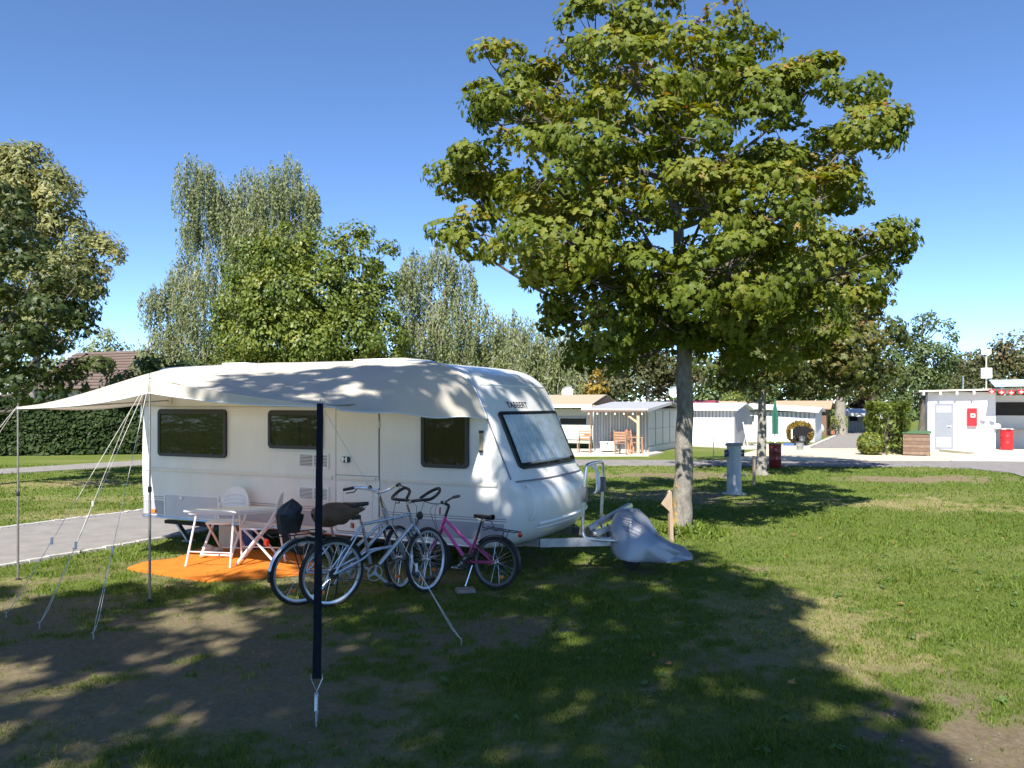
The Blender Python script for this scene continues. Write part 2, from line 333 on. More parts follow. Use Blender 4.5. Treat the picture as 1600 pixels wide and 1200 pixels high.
# ---------------- lawn blades
def lawn():
    Vs = []; Ts = []; tri = np.array([(0, 1, 3), (0, 3, 2), (2, 3, 4)]); cnt = 0; Fs = []
    zones = [(3.9, 6.6, 96000, .0026, .030), (6.6, 10.5, 105000, .0038, .031), (10.5, 17, 90000, .0065, .032), (17, 27, 60000, .011, .034)]
    avoid = [PATHN, PATHF, ROAD]
    for y0, y1, n, bw, bh in zones:
        y = np.sqrt(RNG.random(n)*(y1**2-y0**2)+y0**2); x = (RNG.random(n)*2-1)*.70*y
        b, d = ground_fields(x, y); cl = fbm(x*5+2, y*5+4, 3)
        keep = RNG.random(n) < np.clip(1.15-b*1.25-d*.45, 0.02, 1)*np.clip(.35+cl*1.3, 0, 1)
        for p in avoid: keep &= ~inside(p, x, y)
        x, y, b, d, cl = x[keep], y[keep], b[keep], d[keep], cl[keep]; m = len(x)
        h = bh*(.45+RNG.random(m)*.8)*np.clip(.5+cl*1.1, .5, 1.35)*(1+1.1*np.clip((fbm(x*2.6+9, y*2.6+3, 3)-.55)*6, 0, 1)*(RNG.random(m) < .6))*(1-.35*d); w_ = bw*(.7+.6*RNG.random(m)); a = RNG.random(m)*6.283; le = h*(.3+RNG.random(m)*.9); la = RNG.random(m)*6.283
        dx, dy = np.cos(a)*w_, np.sin(a)*w_; lx, ly = np.cos(la)*le, np.sin(la)*le; z0 = np.full(m, -.014)
        V = np.stack([np.stack([x-dx, y-dy, z0], 1), np.stack([x+dx, y+dy, z0], 1), np.stack([x-dx*.8+lx*.3, y-dy*.8+ly*.3, z0+h*.6], 1), np.stack([x+dx*.8+lx*.3, y+dy*.8+ly*.3, z0+h*.6], 1), np.stack([x+lx, y+ly, z0+h], 1)], 1)
        Vs.append(V.reshape(-1, 3)); t = np.clip(RNG.random(m)*.5+cl*.25-.1+d*(RNG.random(m)*.7), 0, 1); Ts.append(np.repeat(t, 5))
        Fs.append((np.arange(m)[:, None, None]*5+tri[None]+cnt).reshape(-1, 3)); cnt += m*5
    lm = leaf_mat('grass_blade', [(0, (.052, .088, .010)), (.3, (.104, .160, .018)), (.6, (.160, .203, .034)), (.8, (.26, .23, .08)), (1, (.36, .29, .14))], .3, .6, .25)
    return tag(np_mesh('grass', np.concatenate(Vs), np.concatenate(Fs), lm, tint=np.concatenate(Ts)), 'short lawn grass growing between the bare patches', 'grass', kind='stuff')
lawn()
# ================================================================== TREES
def _leaf_template(kind):
    if kind == 'maple':
        o = [(0, 0), (.30, -.14), (.24, .10), (.40, .12), (.60, .32), (.26, .40), (.30, .60), (0, .92), (-.30, .60), (-.26, .40), (-.60, .32), (-.40, .12), (-.24, .10), (-.30, -.14)]
        V = [(0, .24, .05)]+[(x, y, -.22*abs(x)-.10*max(0, y-.3)) for x, y in o]; n = len(o)
        return np.array(V, float)-np.array((0, .3, 0)), np.array([(0, 1+i, 1+(i+1) % n) for i in range(n)])
    if kind == 'maple_lo':
        o = [(0, -.05), (.42, -.05), (.30, .12), (.60, .34), (.25, .42), (0, .92), (-.25, .42), (-.60, .34), (-.30, .12), (-.42, -.05)]
        V = [(0, .24, .05)]+[(x, y, -.2*abs(x)) for x, y in o]; n = len(o)
        return np.array(V, float)-np.array((0, .3, 0)), np.array([(0, 1+i, 1+(i+1) % n) for i in range(n)])
    if kind == 'oval':
        V = [(0, -.5, 0), (.30, -.1, -.10), (.22, .25, -.08), (0, .55, -.1), (-.22, .25, -.08), (-.30, -.1, -.10)]
        return np.array(V, float), np.array([(0, 1, 5), (1, 2, 4), (1, 4, 5), (2, 3, 4)])
    V = [(0, -.5, 0), (.2, .02, -.06), (0, .55, -.05), (-.2, .02, -.06)]                     # slim
    return np.array(V, float), np.array([(0, 1, 2), (0, 2, 3)])
TPL = {k: _leaf_template(k) for k in ('maple', 'maple_lo', 'oval', 'slim')}
def leaf_frames(Nn, tip):
    Nn = Nn/np.linalg.norm(Nn, axis=1, keepdims=True); tip = tip-Nn*np.sum(tip*Nn, 1, keepdims=True)
    tip = tip/np.maximum(np.linalg.norm(tip, axis=1, keepdims=True), 1e-6); return np.cross(tip, Nn), tip, Nn
def leaves_geo(P, Nn, tip, size, kind):
    T, tri = TPL[kind]; u, v, n = leaf_frames(Nn, tip)
    V = P[:, None]+size[:, None, None]*(T[None, :, 0:1]*u[:, None]+T[None, :, 1:2]*v[:, None]+T[None, :, 2:3]*n[:, None])
    Fa = np.arange(len(P))[:, None, None]*len(T)+tri[None]
    return V.reshape(-1, 3), Fa.reshape(-1, 3), len(T)
def unit(n): v = RNG.normal(size=(n, 3)); return v/np.linalg.norm(v, axis=1, keepdims=True)
M_BARK = mat('bark_grey', (.17, .155, .13), .95, col2=(.30, .28, .24), scale=14, bump=1.0, bscale=45, spec=.1, stretch=(1, 1, .35), detail=8)
M_BARKD = mat('bark_dark', (.07, .06, .05), .95, col2=(.15, .13, .11), scale=10, bump=.9, bscale=35, spec=.1, stretch=(1, 1, .3))
M_BIRCH = mat('bark_birch', (.45, .43, .40), .9, col2=(.16, .14, .12), scale=3, bump=.5, bscale=25, spec=.1)
def lobe_leaves(lobes, per_area, nl, sr, size, kind, droop=.5, upw=.7, tintf=None, zmin=-.55, flat=.55, inner=.5):
    Ps, Ns, Ts, Ti, twigs = [], [], [], [], []
    for (cx, cy, cz, r) in lobes:
        ns = max(3, int(per_area*r*r)); d = unit(ns*3); d = d[d[:, 2] > zmin][:ns]; ns = len(d); c = np.array((cx, cy, cz))
        rad = r*(inner+(1-inner)*RNG.random(ns)**.5); S = c+d*rad[:, None]*np.array((1, 1, .88)); st = RNG.random(ns)
        for k in range(ns):
            m = int(nl*(.6+.8*RNG.random())); out = d[k]*.6+np.array((0, 0, upw)); out = out/np.linalg.norm(out); q = unit(m*2); q = q[(q@out) > -.45][:m]; m = len(q); s1 = sr*(.75+.5*RNG.random())
            g = q*(s1*(.55+.5*RNG.random(m)**.6))[:, None]*np.array((1.12, 1.12, flat+.15)); nr = q*.75+out*.55+RNG.normal(size=(m, 3))*.36
            tip = d[k]*.6+g/sr*.7+np.array((0, 0, -droop))+RNG.normal(size=(m, 3))*.35
            Ps.append(S[k]+g); Ns.append(nr); Ts.append(tip)
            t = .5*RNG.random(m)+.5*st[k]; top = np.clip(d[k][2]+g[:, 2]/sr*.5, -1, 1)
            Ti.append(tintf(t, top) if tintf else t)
            twigs.append((c, S[k]))
    return np.concatenate(Ps), np.concatenate(Ns), np.concatenate(Ts), np.clip(np.concatenate(Ti), 0, 1), twigs
def grow_wood(root, base, leader, r0, lobes, bark, limb_r=.06, twigs=None, twig_r=.008, fork=None, name='trunk', n=12):
    """tapered trunk, one limb to each lobe, thin twigs"""
    L = crom(leader, 5); m = len(L); mb = MB(); rr = []
    for i, p in enumerate(L):
        t = i/(m-1); q = r0*(1-.82*t)
        if i < 4: q *= 1+.45*(1-i/4)**2
        rr.append(q)
    mb.tube([p+Vector((math.sin(i*1.7)*.012, math.cos(i*2.3)*.012, 0)) for i, p in enumerate(L)], rr, n); tk = mb.build(name, bark, root)
    lb = MB(); fz = fork if fork else L[m//3].z
    for li, (x, y, z, r) in enumerate(lobes):
        if len(lobes) > 30 and li % 3 == 2: continue
        e = Vector((x, y, z)); hd = math.hypot(x-L[m//2].x, y-L[m//2].y); az = max(fz+(abs(x*7.3+y*3.1) % 1)*1.1, min(z-.65*hd, L[-1].z)); k = min(range(m), key=lambda i: abs(L[i].z-az)); a = L[k]
        mid = a.lerp(e, .5)+Vector((random.uniform(-.1, .1), random.uniform(-.1, .1), -.10*(e-a).length)); rs = min(limb_r, rr[k]*.7)
        lb.tube(crom([a, mid, e], 4), [rs*(1-.8*i/8) for i in range(9)], 6)
    if twigs:
        for c, s in twigs:
            c = Vector(c); s = Vector(s); lb.tube([c, c.lerp(s, .5)+Vector((0, 0, -.05)), s], [twig_r*1.6, twig_r*1.2, twig_r*.6], 4, caps=False)
    lo = lb.build('limbs', M_BARKD if bark is not M_BIRCH else bark, root); lo['kind'] = 'stuff'; return tk
def rel(lobes, b): return [(x-b.x, y-b.y, z-b.z, r) for x, y, z, r in lobes]
def px_lobes(L, Y, rs=1.0):
    o = []
    for q in L:
        p = at(q[0], q[1], Y+(q[3] if len(q) > 3 else 0)); o.append((p.x, p.y, p.z, q[2]/F*Y*rs))
    return o
def make_tree(name, label, cat, base, lobes, leader, r0, lm, kind, size, per_area, nl, sr, bark=M_BARKD, group=None, fork=None, limb_r=.06, tintf=None, twigs=False, singles=0, droop=.5, upw=.7, zmin=-.55, flat=.55, inner=.5, crown='crown'):
    root = thing(name, label, cat, base, 0, group); LB = rel(lobes, base); LD = [Vector(p)-base for p in leader]
    P, Nn, T, ti, tw = lobe_leaves(LB, per_area, nl, sr, size, kind, droop, upw, tintf, zmin, flat, inner)
    grow_wood(root, base, LD, r0, LB, bark, limb_r, tw if twigs else None, fork=fork)
    S = size*(.65+.7*RNG.random(len(P)))
    if singles:
        cd = np.linalg.norm(P+np.array(base)-np.array((0, 0, CH)), axis=1)*(1.0-.25*(S/size-1)); idx = np.argsort(cd)[:singles]; tpl, tri = TPL[kind]; meshes = []
        for q in range(8):
            me = bpy.data.meshes.new('leaf'); me.from_pydata([tuple(v) for v in tpl], [], [tuple(int(i) for i in f) for f in tri]); a = me.attributes.new('tint', 'FLOAT', 'POINT')
            a.data.foreach_set('value', np.full(len(tpl), (q+.5)/8, dtype=np.float32)); me.materials.append(lm); meshes.append(me)
        u, v, n = leaf_frames(Nn[idx], T[idx])
        for j, i in enumerate(idx):
            o = bpy.data.objects.new('leaf', meshes[min(7, int(ti[i]*8))]); COL.objects.link(o); o.parent = root; s = S[i]
            o.matrix_local = Matrix(((u[j][0]*s, v[j][0]*s, n[j][0]*s, P[i][0]), (u[j][1]*s, v[j][1]*s, n[j][1]*s, P[i][1]), (u[j][2]*s, v[j][2]*s, n[j][2]*s, P[i][2]), (0, 0, 0, 1)))
        keep = np.ones(len(P), bool); keep[idx] = False; P, Nn, T, ti, S = P[keep], Nn[keep], T[keep], ti[keep], S[keep]
    V, Fa, k = leaves_geo(P, Nn, T, S, kind); c = np_mesh(crown, V, Fa, lm, root, np.repeat(ti, k)); c['kind'] = 'stuff'
    return root
# --- leaf colours
LM_MAPLE = leaf_mat('maple_leaf', [(0, (.055, .084, .009)), (.4, (.104, .138, .014)), (.68, (.170, .186, .026)), (.86, (.25, .195, .04)), (1, (.31, .14, .045))], .36, .55, .25)
LM_MAPLE2 = leaf_mat('maple_leaf_autumn', [(0, (.035, .055, .010)), (.4, (.075, .095, .015)), (.7, (.13, .12, .028)), (.88, (.17, .11, .035)), (1, (.24, .11, .04))], .28, .45, .45)
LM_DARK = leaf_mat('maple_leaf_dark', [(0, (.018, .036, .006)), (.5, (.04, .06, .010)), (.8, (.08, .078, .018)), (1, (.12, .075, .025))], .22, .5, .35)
LM_GREEN = leaf_mat('poplar_leaf', [(0, (.060, .095, .014)), (.5, (.120, .162, .026)), (.85, (.19, .215, .038)), (1, (.29, .26, .05))], .32, .45, .4)
LM_BIRCH = leaf_mat('birch_leaf', [(0, (.11, .14, .05)), (.5, (.18, .21, .085)), (.85, (.25, .27, .12)), (1, (.31, .31, .14))], .3, .5, .35)
LM_WILLOW = leaf_mat('ash_leaf', [(0, (.11, .13, .04)), (.5, (.20, .21, .07)), (.85, (.30, .28, .10)), (1, (.40, .31, .10))], .32, .5, .35)
LM_DEEP = leaf_mat('hedge_leaf', [(0, (.015, .03, .008)), (.5, (.03, .052, .014)), (1, (.055, .08, .024))], .2, .6, .15)
LM_YELL = leaf_mat('yellow_leaf', [(0, (.16, .12, .02)), (.5, (.30, .20, .03)), (1, (.42, .27, .04))], .3, .5, .35)
LM_RUST = leaf_mat('rust_leaf', [(0, (.04, .045, .015)), (.4, (.075, .085, .03)), (.75, (.11, .10, .04)), (1, (.16, .10, .045))], .25, .5, .3)
LM_FAR = leaf_mat('far_leaf', [(0, (.04, .07, .022)), (.5, (.08, .115, .036)), (1, (.13, .16, .055))], .25, .5, .3)
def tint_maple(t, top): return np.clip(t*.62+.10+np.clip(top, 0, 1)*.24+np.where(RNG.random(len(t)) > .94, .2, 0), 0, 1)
# --- the maple on the lawn
Y1 = 12.8; b1 = gp(1066, 831)
ML = [(765, 110, 50), (745, 170, 45), (805, 190, 62, -.8), (865, 130, 60, .3), (925, 60, 55), (1005, 35, 55, .4), (990, 130, 78, -1.5), (1085, 105, 68, -.6), (1165, 70, 50, .2), (1190, 160, 68, -.3), (1275, 140, 48), (1350, 135, 42, .3), (1345, 215, 52, -.5), (1240, 245, 68, .6), (750, 260, 55, -.3), (725, 310, 38, .2), (845, 275, 70, -1.6), (935, 230, 68, -1.9), (745, 365, 42), (800, 395, 58, -1), (875, 370, 74, -1.8), (920, 440, 62, -1.2), (985, 330, 55, -2), (1065, 215, 62, -1.8), (1105, 325, 72, -2.0), (1195, 340, 68, -1.8), (1285, 315, 62, -.8), (1365, 365, 46), (1330, 425, 52, .3), (1250, 420, 66, -1.2), (1140, 420, 72, -2), (1060, 430, 62, -1.9), (965, 500, 60, -.6), (1180, 490, 66, -1.0), (1290, 490, 52), (860, 455, 45, -.5), (925, 545, 38, .7), (1000, 520, 48, 1.0), (860, 200, 55, 1.4), (950, 160, 60, 1.6), (1110, 190, 60, 1.5), (1210, 250, 60, 1.8), (1000, 270, 60, 1.9), (890, 390, 65, 1.6), (1140, 400, 65, 1.8), (1285, 290, 55, 1.5), (1020, 440, 60, 1.5), (1240, 480, 50, 1.3), (1090, 520, 45, .8), (985, 560, 30, 1.6), (1110, 480, 55, -1.2), (1030, 500, 50, -1.0), (1230, 480, 50, -.6), (905, 500, 45, .2), (945, 565, 34, -.2), (1240, 540, 45, .2), (1150, 545, 42, -.3), (1320, 300, 45, .8), (1390, 200, 26, 0), (1300, 110, 30, .3), (1120, 40, 36, .2), (960, 10, 35, .3), (700, 280, 24, .2), (700, 370, 22, .3), (1405, 380, 24, .2), (1340, 480, 40, .2), (860, 500, 34, .6), (1060, 300, 60, .3), (950, 400, 60, .2), (1180, 280, 60, .2), (870, 320, 55, .2), (780, 320, 45, .4)]
LOB1 = px_lobes([(1055+(q[0]-1055)*.965,)+q[1:] for q in ML], Y1, 1.0)
lead1 = [b1+Vector((0, 0, -.05)), b1+Vector((.0, 0, .35)), at(1069, 700, Y1), at(1069, 560, Y1), at(1060, 480, Y1), at(1062, 380, Y1), at(1045, 260, Y1), at(1035, 160, Y1), at(1010, 80, Y1)]
def maple_bark():
    m = mat('bark_lichen', (.12, .108, .09), .95, col2=(.27, .25, .215), scale=16, bump=1.0, bscale=50, spec=.1, stretch=(1, 1, .4), detail=9); t = m.node_tree; N = t.nodes.new; L = t.links.new
    p = next(n for n in t.nodes if n.type == 'BSDF_PRINCIPLED'); src = p.inputs['Base Color'].links[0].from_socket
    tc = N('ShaderNodeTexCoord'); sx = N('ShaderNodeSeparateXYZ'); L(tc.outputs['Object'], sx.inputs[0])
    nz = N('ShaderNodeTexNoise'); nz.inputs['Scale'].default_value = 13; nz.inputs['Detail'].default_value = 8; nz.inputs['Roughness'].default_value = .75; L(tc.outputs['Object'], nz.inputs['Vector'])
    def ma(op, a, b):
        n = N('ShaderNodeMath'); n.operation = op
        for i, q in enumerate((a, b)):
            if isinstance(q, (int, float)): n.inputs[i].default_value = q
            else: L(q, n.inputs[i])
        return n.outputs[0]
    mx = ma('MULTIPLY', ma('SUBTRACT', -.06, sx.outputs[0]), 9.0); mz = ma('SUBTRACT', 1.15, ma('MULTIPLY', sx.outputs[2], .75))
    f = ma('MULTIPLY', ma('SUBTRACT', ma('ADD', nz.outputs[0], ma('MULTIPLY', ma('MINIMUM', mx, 1.0), ma('MULTIPLY', mz, .22))), .62), 9.0); f = ma('MULTIPLY', f, ma('LESS_THAN', sx.outputs[2], 1.9)); f.node.use_clamp = True
    mix = N('ShaderNodeMixRGB'); L(f, mix.inputs[0]); L(src, mix.inputs[1]); mix.inputs[2].default_value = (.50, .29, .03, 1); L(mix.outputs[0], p.inputs['Base Color'])
    return m
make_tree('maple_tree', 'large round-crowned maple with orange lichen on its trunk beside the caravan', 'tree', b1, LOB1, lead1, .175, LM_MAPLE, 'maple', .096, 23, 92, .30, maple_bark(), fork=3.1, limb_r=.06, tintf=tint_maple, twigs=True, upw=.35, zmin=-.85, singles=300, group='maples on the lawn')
# --- the second maple behind it
Y2 = 23.5; b2 = gp(1190, 741)
ML2 = [(1090, 500, 50), (1150, 470, 55), (1230, 440, 60, 1), (1300, 470, 55), (1350, 450, 40), (1360, 510, 40), (1340, 560, 45), (1280, 550, 55, -1.5), (1200, 540, 55, -2), (1120, 550, 45, -1), (1160, 580, 32), (1300, 590, 35), (1230, 590, 35, -1), (1260, 500, 60, 2), (1180, 500, 60, 2), (1370, 590, 25), (1130, 575, 38), (1205, 580, 40), (1275, 578, 45), (1345, 585, 36), (1375, 535, 34), (1310, 540, 50, -1), (1200, 400, 55), (1280, 410, 55, 1), (1130, 420, 50, 1), (1330, 400, 45)]
lead2 = [b2+Vector((0, 0, -.05)), b2+Vector((0, 0, .4)), at(1191, 640, Y2), at(1192, 570, Y2), at(1195, 500, Y2), at(1205, 400, Y2)]
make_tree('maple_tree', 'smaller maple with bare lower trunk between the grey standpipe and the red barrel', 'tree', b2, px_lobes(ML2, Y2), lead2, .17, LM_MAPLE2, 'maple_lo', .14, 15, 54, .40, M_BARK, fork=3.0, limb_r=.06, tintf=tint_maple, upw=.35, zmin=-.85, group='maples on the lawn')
# --- dark maple at the left edge
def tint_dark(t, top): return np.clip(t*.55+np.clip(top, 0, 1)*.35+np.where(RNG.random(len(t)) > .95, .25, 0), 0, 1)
Y3 = 19.0; b3 = Vector((-13.2, 19.5, 0))
ML3 = [(-25, 310, 45), (15, 350, 42), (-50, 350, 60, .5), (0, 420, 58), (55, 430, 40), (120, 445, 25), (85, 465, 48, -1), (20, 500, 62, -1), (90, 525, 48, -.5), (130, 500, 22), (35, 575, 55, -1), (100, 575, 45), (150, 580, 22, -.5), (-30, 540, 60), (-50, 440, 70, 1), (60, 600, 35, -1), (20, 380, 50, 2), (60, 500, 60, 2), (-90, 500, 60), (-110, 400, 60)]
lead3 = [b3, b3+Vector((0, 0, 1)), b3+Vector((.2, .1, 2.5)), b3+Vector((.5, .1, 4.5)), b3+Vector((.8, 0, 6.3))]
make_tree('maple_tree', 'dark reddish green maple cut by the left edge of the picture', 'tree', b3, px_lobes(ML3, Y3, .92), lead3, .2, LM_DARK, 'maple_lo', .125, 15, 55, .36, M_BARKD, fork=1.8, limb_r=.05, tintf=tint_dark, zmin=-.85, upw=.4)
# --- feathery tree behind it
Y4 = 33.0; b4 = Vector((-20.0, 33.5, 0))
ML4 = [(20, 245, 32), (50, 270, 40), (85, 300, 38), (10, 310, 55), (95, 345, 32), (60, 350, 55, 1), (125, 385, 28), (155, 390, 20), (172, 400, 13), (110, 420, 38), (145, 420, 22), (70, 430, 55), (30, 400, 60, 1), (95, 470, 40), (145, 455, 14), (0, 270, 40), (-40, 330, 70), (60, 520, 55), (0, 480, 60)]
lead4 = [b4, b4+Vector((.2, 0, 2)), b4+Vector((.5, 0, 5)), b4+Vector((.6, 0, 8)), b4+Vector((.5, 0, 11))]
make_tree('ash_tree', 'tall pale feathery tree with yellowing leaves rising behind the dark maple', 'tree', b4, px_lobes(ML4, Y4), lead4, .22, LM_WILLOW, 'slim', .21, 13, 95, .50, M_BARK, fork=3, droop=-.1, upw=.4, flat=.9, inner=.35)
# --- broad bushy green tree behind the caravan
Y5 = 37.0; b5 = gp(470, 705); b5.x = (470-800)/F*Y5; b5.y = Y5; b5.z = 0
ML5 = [(400, 420, 45), (445, 395, 45), (500, 400, 45, .5), (560, 375, 22), (570, 405, 26), (605, 395, 12), (545, 430, 40), (385, 470, 48), (440, 460, 55, -1), (500, 470, 55, -1), (560, 470, 42), (600, 455, 22), (375, 530, 42), (430, 530, 55, -1.5), (490, 545, 55, -1.5), (550, 530, 52, -1), (605, 520, 35), (600, 565, 40), (530, 585, 45), (440, 590, 50), (370, 580, 40), (450, 500, 70, 2), (540, 500, 60, 2)]
lead5 = [b5, b5+Vector((0, 0, 1.5)), b5+Vector((.1, 0, 4)), b5+Vector((0, 0, 6.5)), b5+Vector((.1, 0, 8.3))]
make_tree('poplar_tree', 'bushy bright green tree directly behind the caravan roof', 'tree', b5, px_lobes(ML5, Y5), lead5, .22, LM_GREEN, 'oval', .16, 17, 80, .46, M_BARKD, fork=1.5, upw=.3, flat=.85, inner=.45, zmin=-.8)
# --- weeping birches
def birch(name, label, plumes, Y, base, top_px, per=1.0, lm=LM_BIRCH, size=.18, group='weeping birches'):
    root = thing(name, label, 'tree', base, 0, group); Ps = []; Tn = []; wood = MB(); tpv = base.lerp(at(*top_px, Y), .66); lead = [base, base.lerp(tpv, .35), base.lerp(tpv, .7), tpv]; L = crom([p-base for p in lead], 5); m = len(L)
    mb = MB(); mb.tube(L, [.24*(1-.85*i/(m-1)) for i in range(m)], 9); mb.build('trunk', M_BIRCH, root)
    for (cx, ty, hw, by) in plumes:
        dz = random.uniform(-1.3, 1.3); A = at(cx, ty+10, Y+dz)-base; HW = hw/F*Y; LEN = (by-ty)/F*Y
        k = min(range(m), key=lambda i: abs(L[i].z-max(1.5, A.z-1.6)-0)); pts = crom([L[k], L[k].lerp(A, .55)+Vector((0, 0, .15)), A], 4); wood.tube([p-Vector((0, 0, .9*i/8)) for i, p in enumerate(pts)], [.04*(1-.85*i/8) for i in range(9)], 5)
        nst = int(135*per*max(.7, HW))
        for s in range(nst):
            u, v = random.uniform(-1, 1), random.uniform(-1, 1)
            x = A.x+u*HW; y = A.y+v*HW*1.1; rr = min(1, math.hypot(u, v)); z0 = A.z+.35-rr**1.6*HW*random.uniform(.9, 2.2)-random.random()**2*LEN*.45; l = min(LEN*random.uniform(.15, .6)*(1.15-.5*rr), z0-.5)
            if l <= .3: continue
            nn = int(l/.065); t = np.arange(nn)/max(nn, 1); sw = random.uniform(-.12, .12)
            Tn.append(np.full(nn, random.random())); Ps.append(np.stack([x+sw*t*l+RNG.normal(size=nn)*.05, y+RNG.normal(size=nn)*.05, z0-t*l+RNG.normal(size=nn)*.04], 1))
            if s % 5 == 0: wood.tube([Vector((x, y, z0+.1)).lerp(A, .35), Vector((x, y, z0+.08)), Vector((x+sw*l*.5, y, z0-l*.5))], .008, 3, caps=False)
    wo_ = wood.build('limbs', M_BIRCH, root); wo_['kind'] = 'stuff'; P = np.concatenate(Ps); n = len(P)
    Nn = RNG.normal(size=(n, 3))*.7+np.array((-.15, -.6, .35)); T = RNG.normal(size=(n, 3))*.35+np.array((0, 0, -1.0))
    V, Fa, k = leaves_geo(P, Nn, T, size*(.6+.7*RNG.random(n)), 'slim'); ti = np.clip(RNG.random(n)*.3+.6*np.concatenate(Tn), 0, 1)
    c = np_mesh('crown', V, Fa, lm, root, np.repeat(ti, k)); c['kind'] = 'stuff'; return root
bb = Vector(((365-800)/F*46, 46, 0)); birch('birch_tree', 'tallest weeping birch with two hanging tops left of the bushy tree', [(300, 238, 24, 340), (325, 250, 30, 420), (350, 280, 25, 430), (390, 255, 26, 400), (375, 300, 30, 460), (400, 340, 34, 470), (425, 250, 28, 420), (455, 238, 26, 420), (488, 290, 11, 390), (420, 320, 40, 450), (460, 330, 30, 460), (290, 390, 30, 480), (330, 380, 45, 520), (265, 430, 30, 540), (240, 440, 20, 500), (300, 470, 50, 580), (255, 500, 35, 590), (355, 470, 50, 580), (400, 400, 50, 520), (450, 420, 45, 520), (225, 535, 16, 580), (390, 520, 50, 600), (270, 560, 50, 600), (300, 330, 20, 420)], 46, bb, (385, 265), 1.25)
bb = Vector(((715-800)/F*43, 43, 0)); birch('birch_tree', 'broad weeping birch between the bushy tree and the big maple', [(648, 385, 26, 480), (635, 410, 18, 500), (690, 372, 22, 470), (720, 390, 25, 500), (660, 440, 34, 570), (705, 440, 42, 570), (750, 460, 40, 580), (640, 490, 25, 590), (690, 510, 50, 600), (740, 520, 50, 600), (785, 500, 36, 590), (790, 540, 40, 600)], 43, bb, (690, 400), 1.3)
bb = Vector(((850-800)/F*47, 47, 0)); birch('birch_tree', 'low weeping birch under the left edge of the big maple crown', [(825, 490, 30, 580), (860, 500, 30, 590), (890, 510, 28, 590), (840, 540, 45, 610), (880, 550, 35, 610), (800, 480, 25, 560)], 47, bb, (850, 500), 1.2)
# --- trees behind the huts
def simple(name, label, L, Y, lm, kind='oval', size=.2, per=12, nl=58, sr=.55, group='trees behind the huts', trunk=None, bark=M_BARKD, r0=.2, upw=.4, inner=.4, flat=.85, droop=.4):
    lob = px_lobes(L, Y); tx = trunk if trunk else sum(q[0] for q in L)/len(L); b = Vector(((tx-800)/F*Y, Y, 0)); tz = max(l[2] for l in lob)
    return make_tree(name, label, 'tree', b, lob, [b, b+Vector((.1, 0, tz*.3)), b+Vector((0, 0, tz*.65)), b+Vector((.1, 0, tz))], r0, lm, kind, size, per, nl, sr, bark, group=group, fork=tz*.25, upw=upw, inner=inner, flat=flat, droop=droop)
simple('yellow_tree', 'golden yellow small tree behind the brown-roofed caravan', [(922, 590, 14), (912, 612, 16), (932, 610, 16), (922, 630, 18)], 46, LM_YELL, size=.15, nl=60, sr=.4)
simple('olive_tree', 'olive green tree left of the golden yellow one', [(880, 575, 28), (860, 600, 28), (895, 605, 25), (870, 625, 25), (905, 580, 18)], 50, LM_FAR)
simple('rowan_tree', 'mottled brownish green tree behind the grey hut', [(965, 575, 32), (1000, 560, 32), (1035, 575, 32), (960, 605, 28), (1000, 600, 34), (1040, 605, 30), (945, 620, 20), (1075, 590, 26), (1085, 565, 20)], 48, LM_RUST, bark=M_BARK)
simple('far_tree', 'hazy green tree far off in the gap right of the maple trunk', [(1120, 615, 18), (1145, 605, 22), (1160, 620, 20), (1105, 628, 14), (1130, 630, 20)], 85, LM_FAR, size=.45, sr=.8, per=5)
simple('lime_tree', 'yellowish green bush-like tree right of the far hazy tree', [(1148, 622, 12), (1155, 632, 13)], 64, LM_GREEN, size=.25)
simple('oak_tree', 'dark green tree behind the white striped tents', [(1210, 590, 38), (1250, 575, 42), (1230, 615, 38), (1265, 610, 34), (1190, 620, 28), (1285, 590, 30)], 56, LM_FAR)
simple('plane_tree', 'tall tree with a pale forked trunk beside the far awning', [(1290, 540, 40), (1330, 545, 40), (1360, 575, 34), (1300, 580, 36), (1350, 610, 24), (1275, 605, 22), (1330, 500, 40)], 54, LM_MAPLE2, trunk=1311, bark=M_BARK, r0=.42)
simple('copper_beech', 'small dark copper-leaved tree right of the pale forked trunk', [(1342, 622, 14), (1352, 634, 14), (1335, 640, 12), (1360, 620, 12)], 60, leaf_mat('copper_leaf', [(0, (.03, .018, .012)), (1, (.10, .05, .03))], .2), size=.25)
simple('young_ash', 'slender light green tree with upright shoots behind the white kiosk', [(1440, 510, 14), (1455, 500, 10), (1470, 510, 11), (1485, 530, 9), (1405, 535, 14), (1390, 555, 16), (1440, 545, 26), (1460, 560, 28), (1415, 575, 28), (1480, 575, 24), (1395, 600, 24), (1440, 600, 34), (1480, 605, 28), (1400, 630, 24)], 50, LM_FAR, size=.17, nl=52, sr=.42, per=16)
simple('hornbeam_tree', 'brown-tinged dense tree at the right edge behind the shelter roof', [(1520, 570, 24), (1555, 560, 26), (1590, 548, 28), (1615, 570, 30), (1540, 595, 30), (1580, 590, 34), (1510, 600, 22), (1610, 610, 30)], 46, LM_RUST, size=.17)
simple('hazel_tree', 'dense green tree low behind the white kiosk roof', [(1500, 575, 22), (1500, 605, 26), (1460, 625, 25), (1530, 620, 25)], 55, LM_FAR)
simple('willow_tree', 'small greyish tree peeping over the tiled roof at left', [(165, 530, 16), (150, 550, 18), (180, 550, 16), (170, 575, 22)], 62, LM_BIRCH, 'slim', .34, 10, 34, group='trees at left')
simple('elder_tree', 'round green bush between the tiled roof and the canopy', [(225, 585, 25), (260, 590, 26), (300, 590, 26), (200, 600, 20), (240, 610, 26)], 40, LM_FAR, size=.24, group='trees at left')
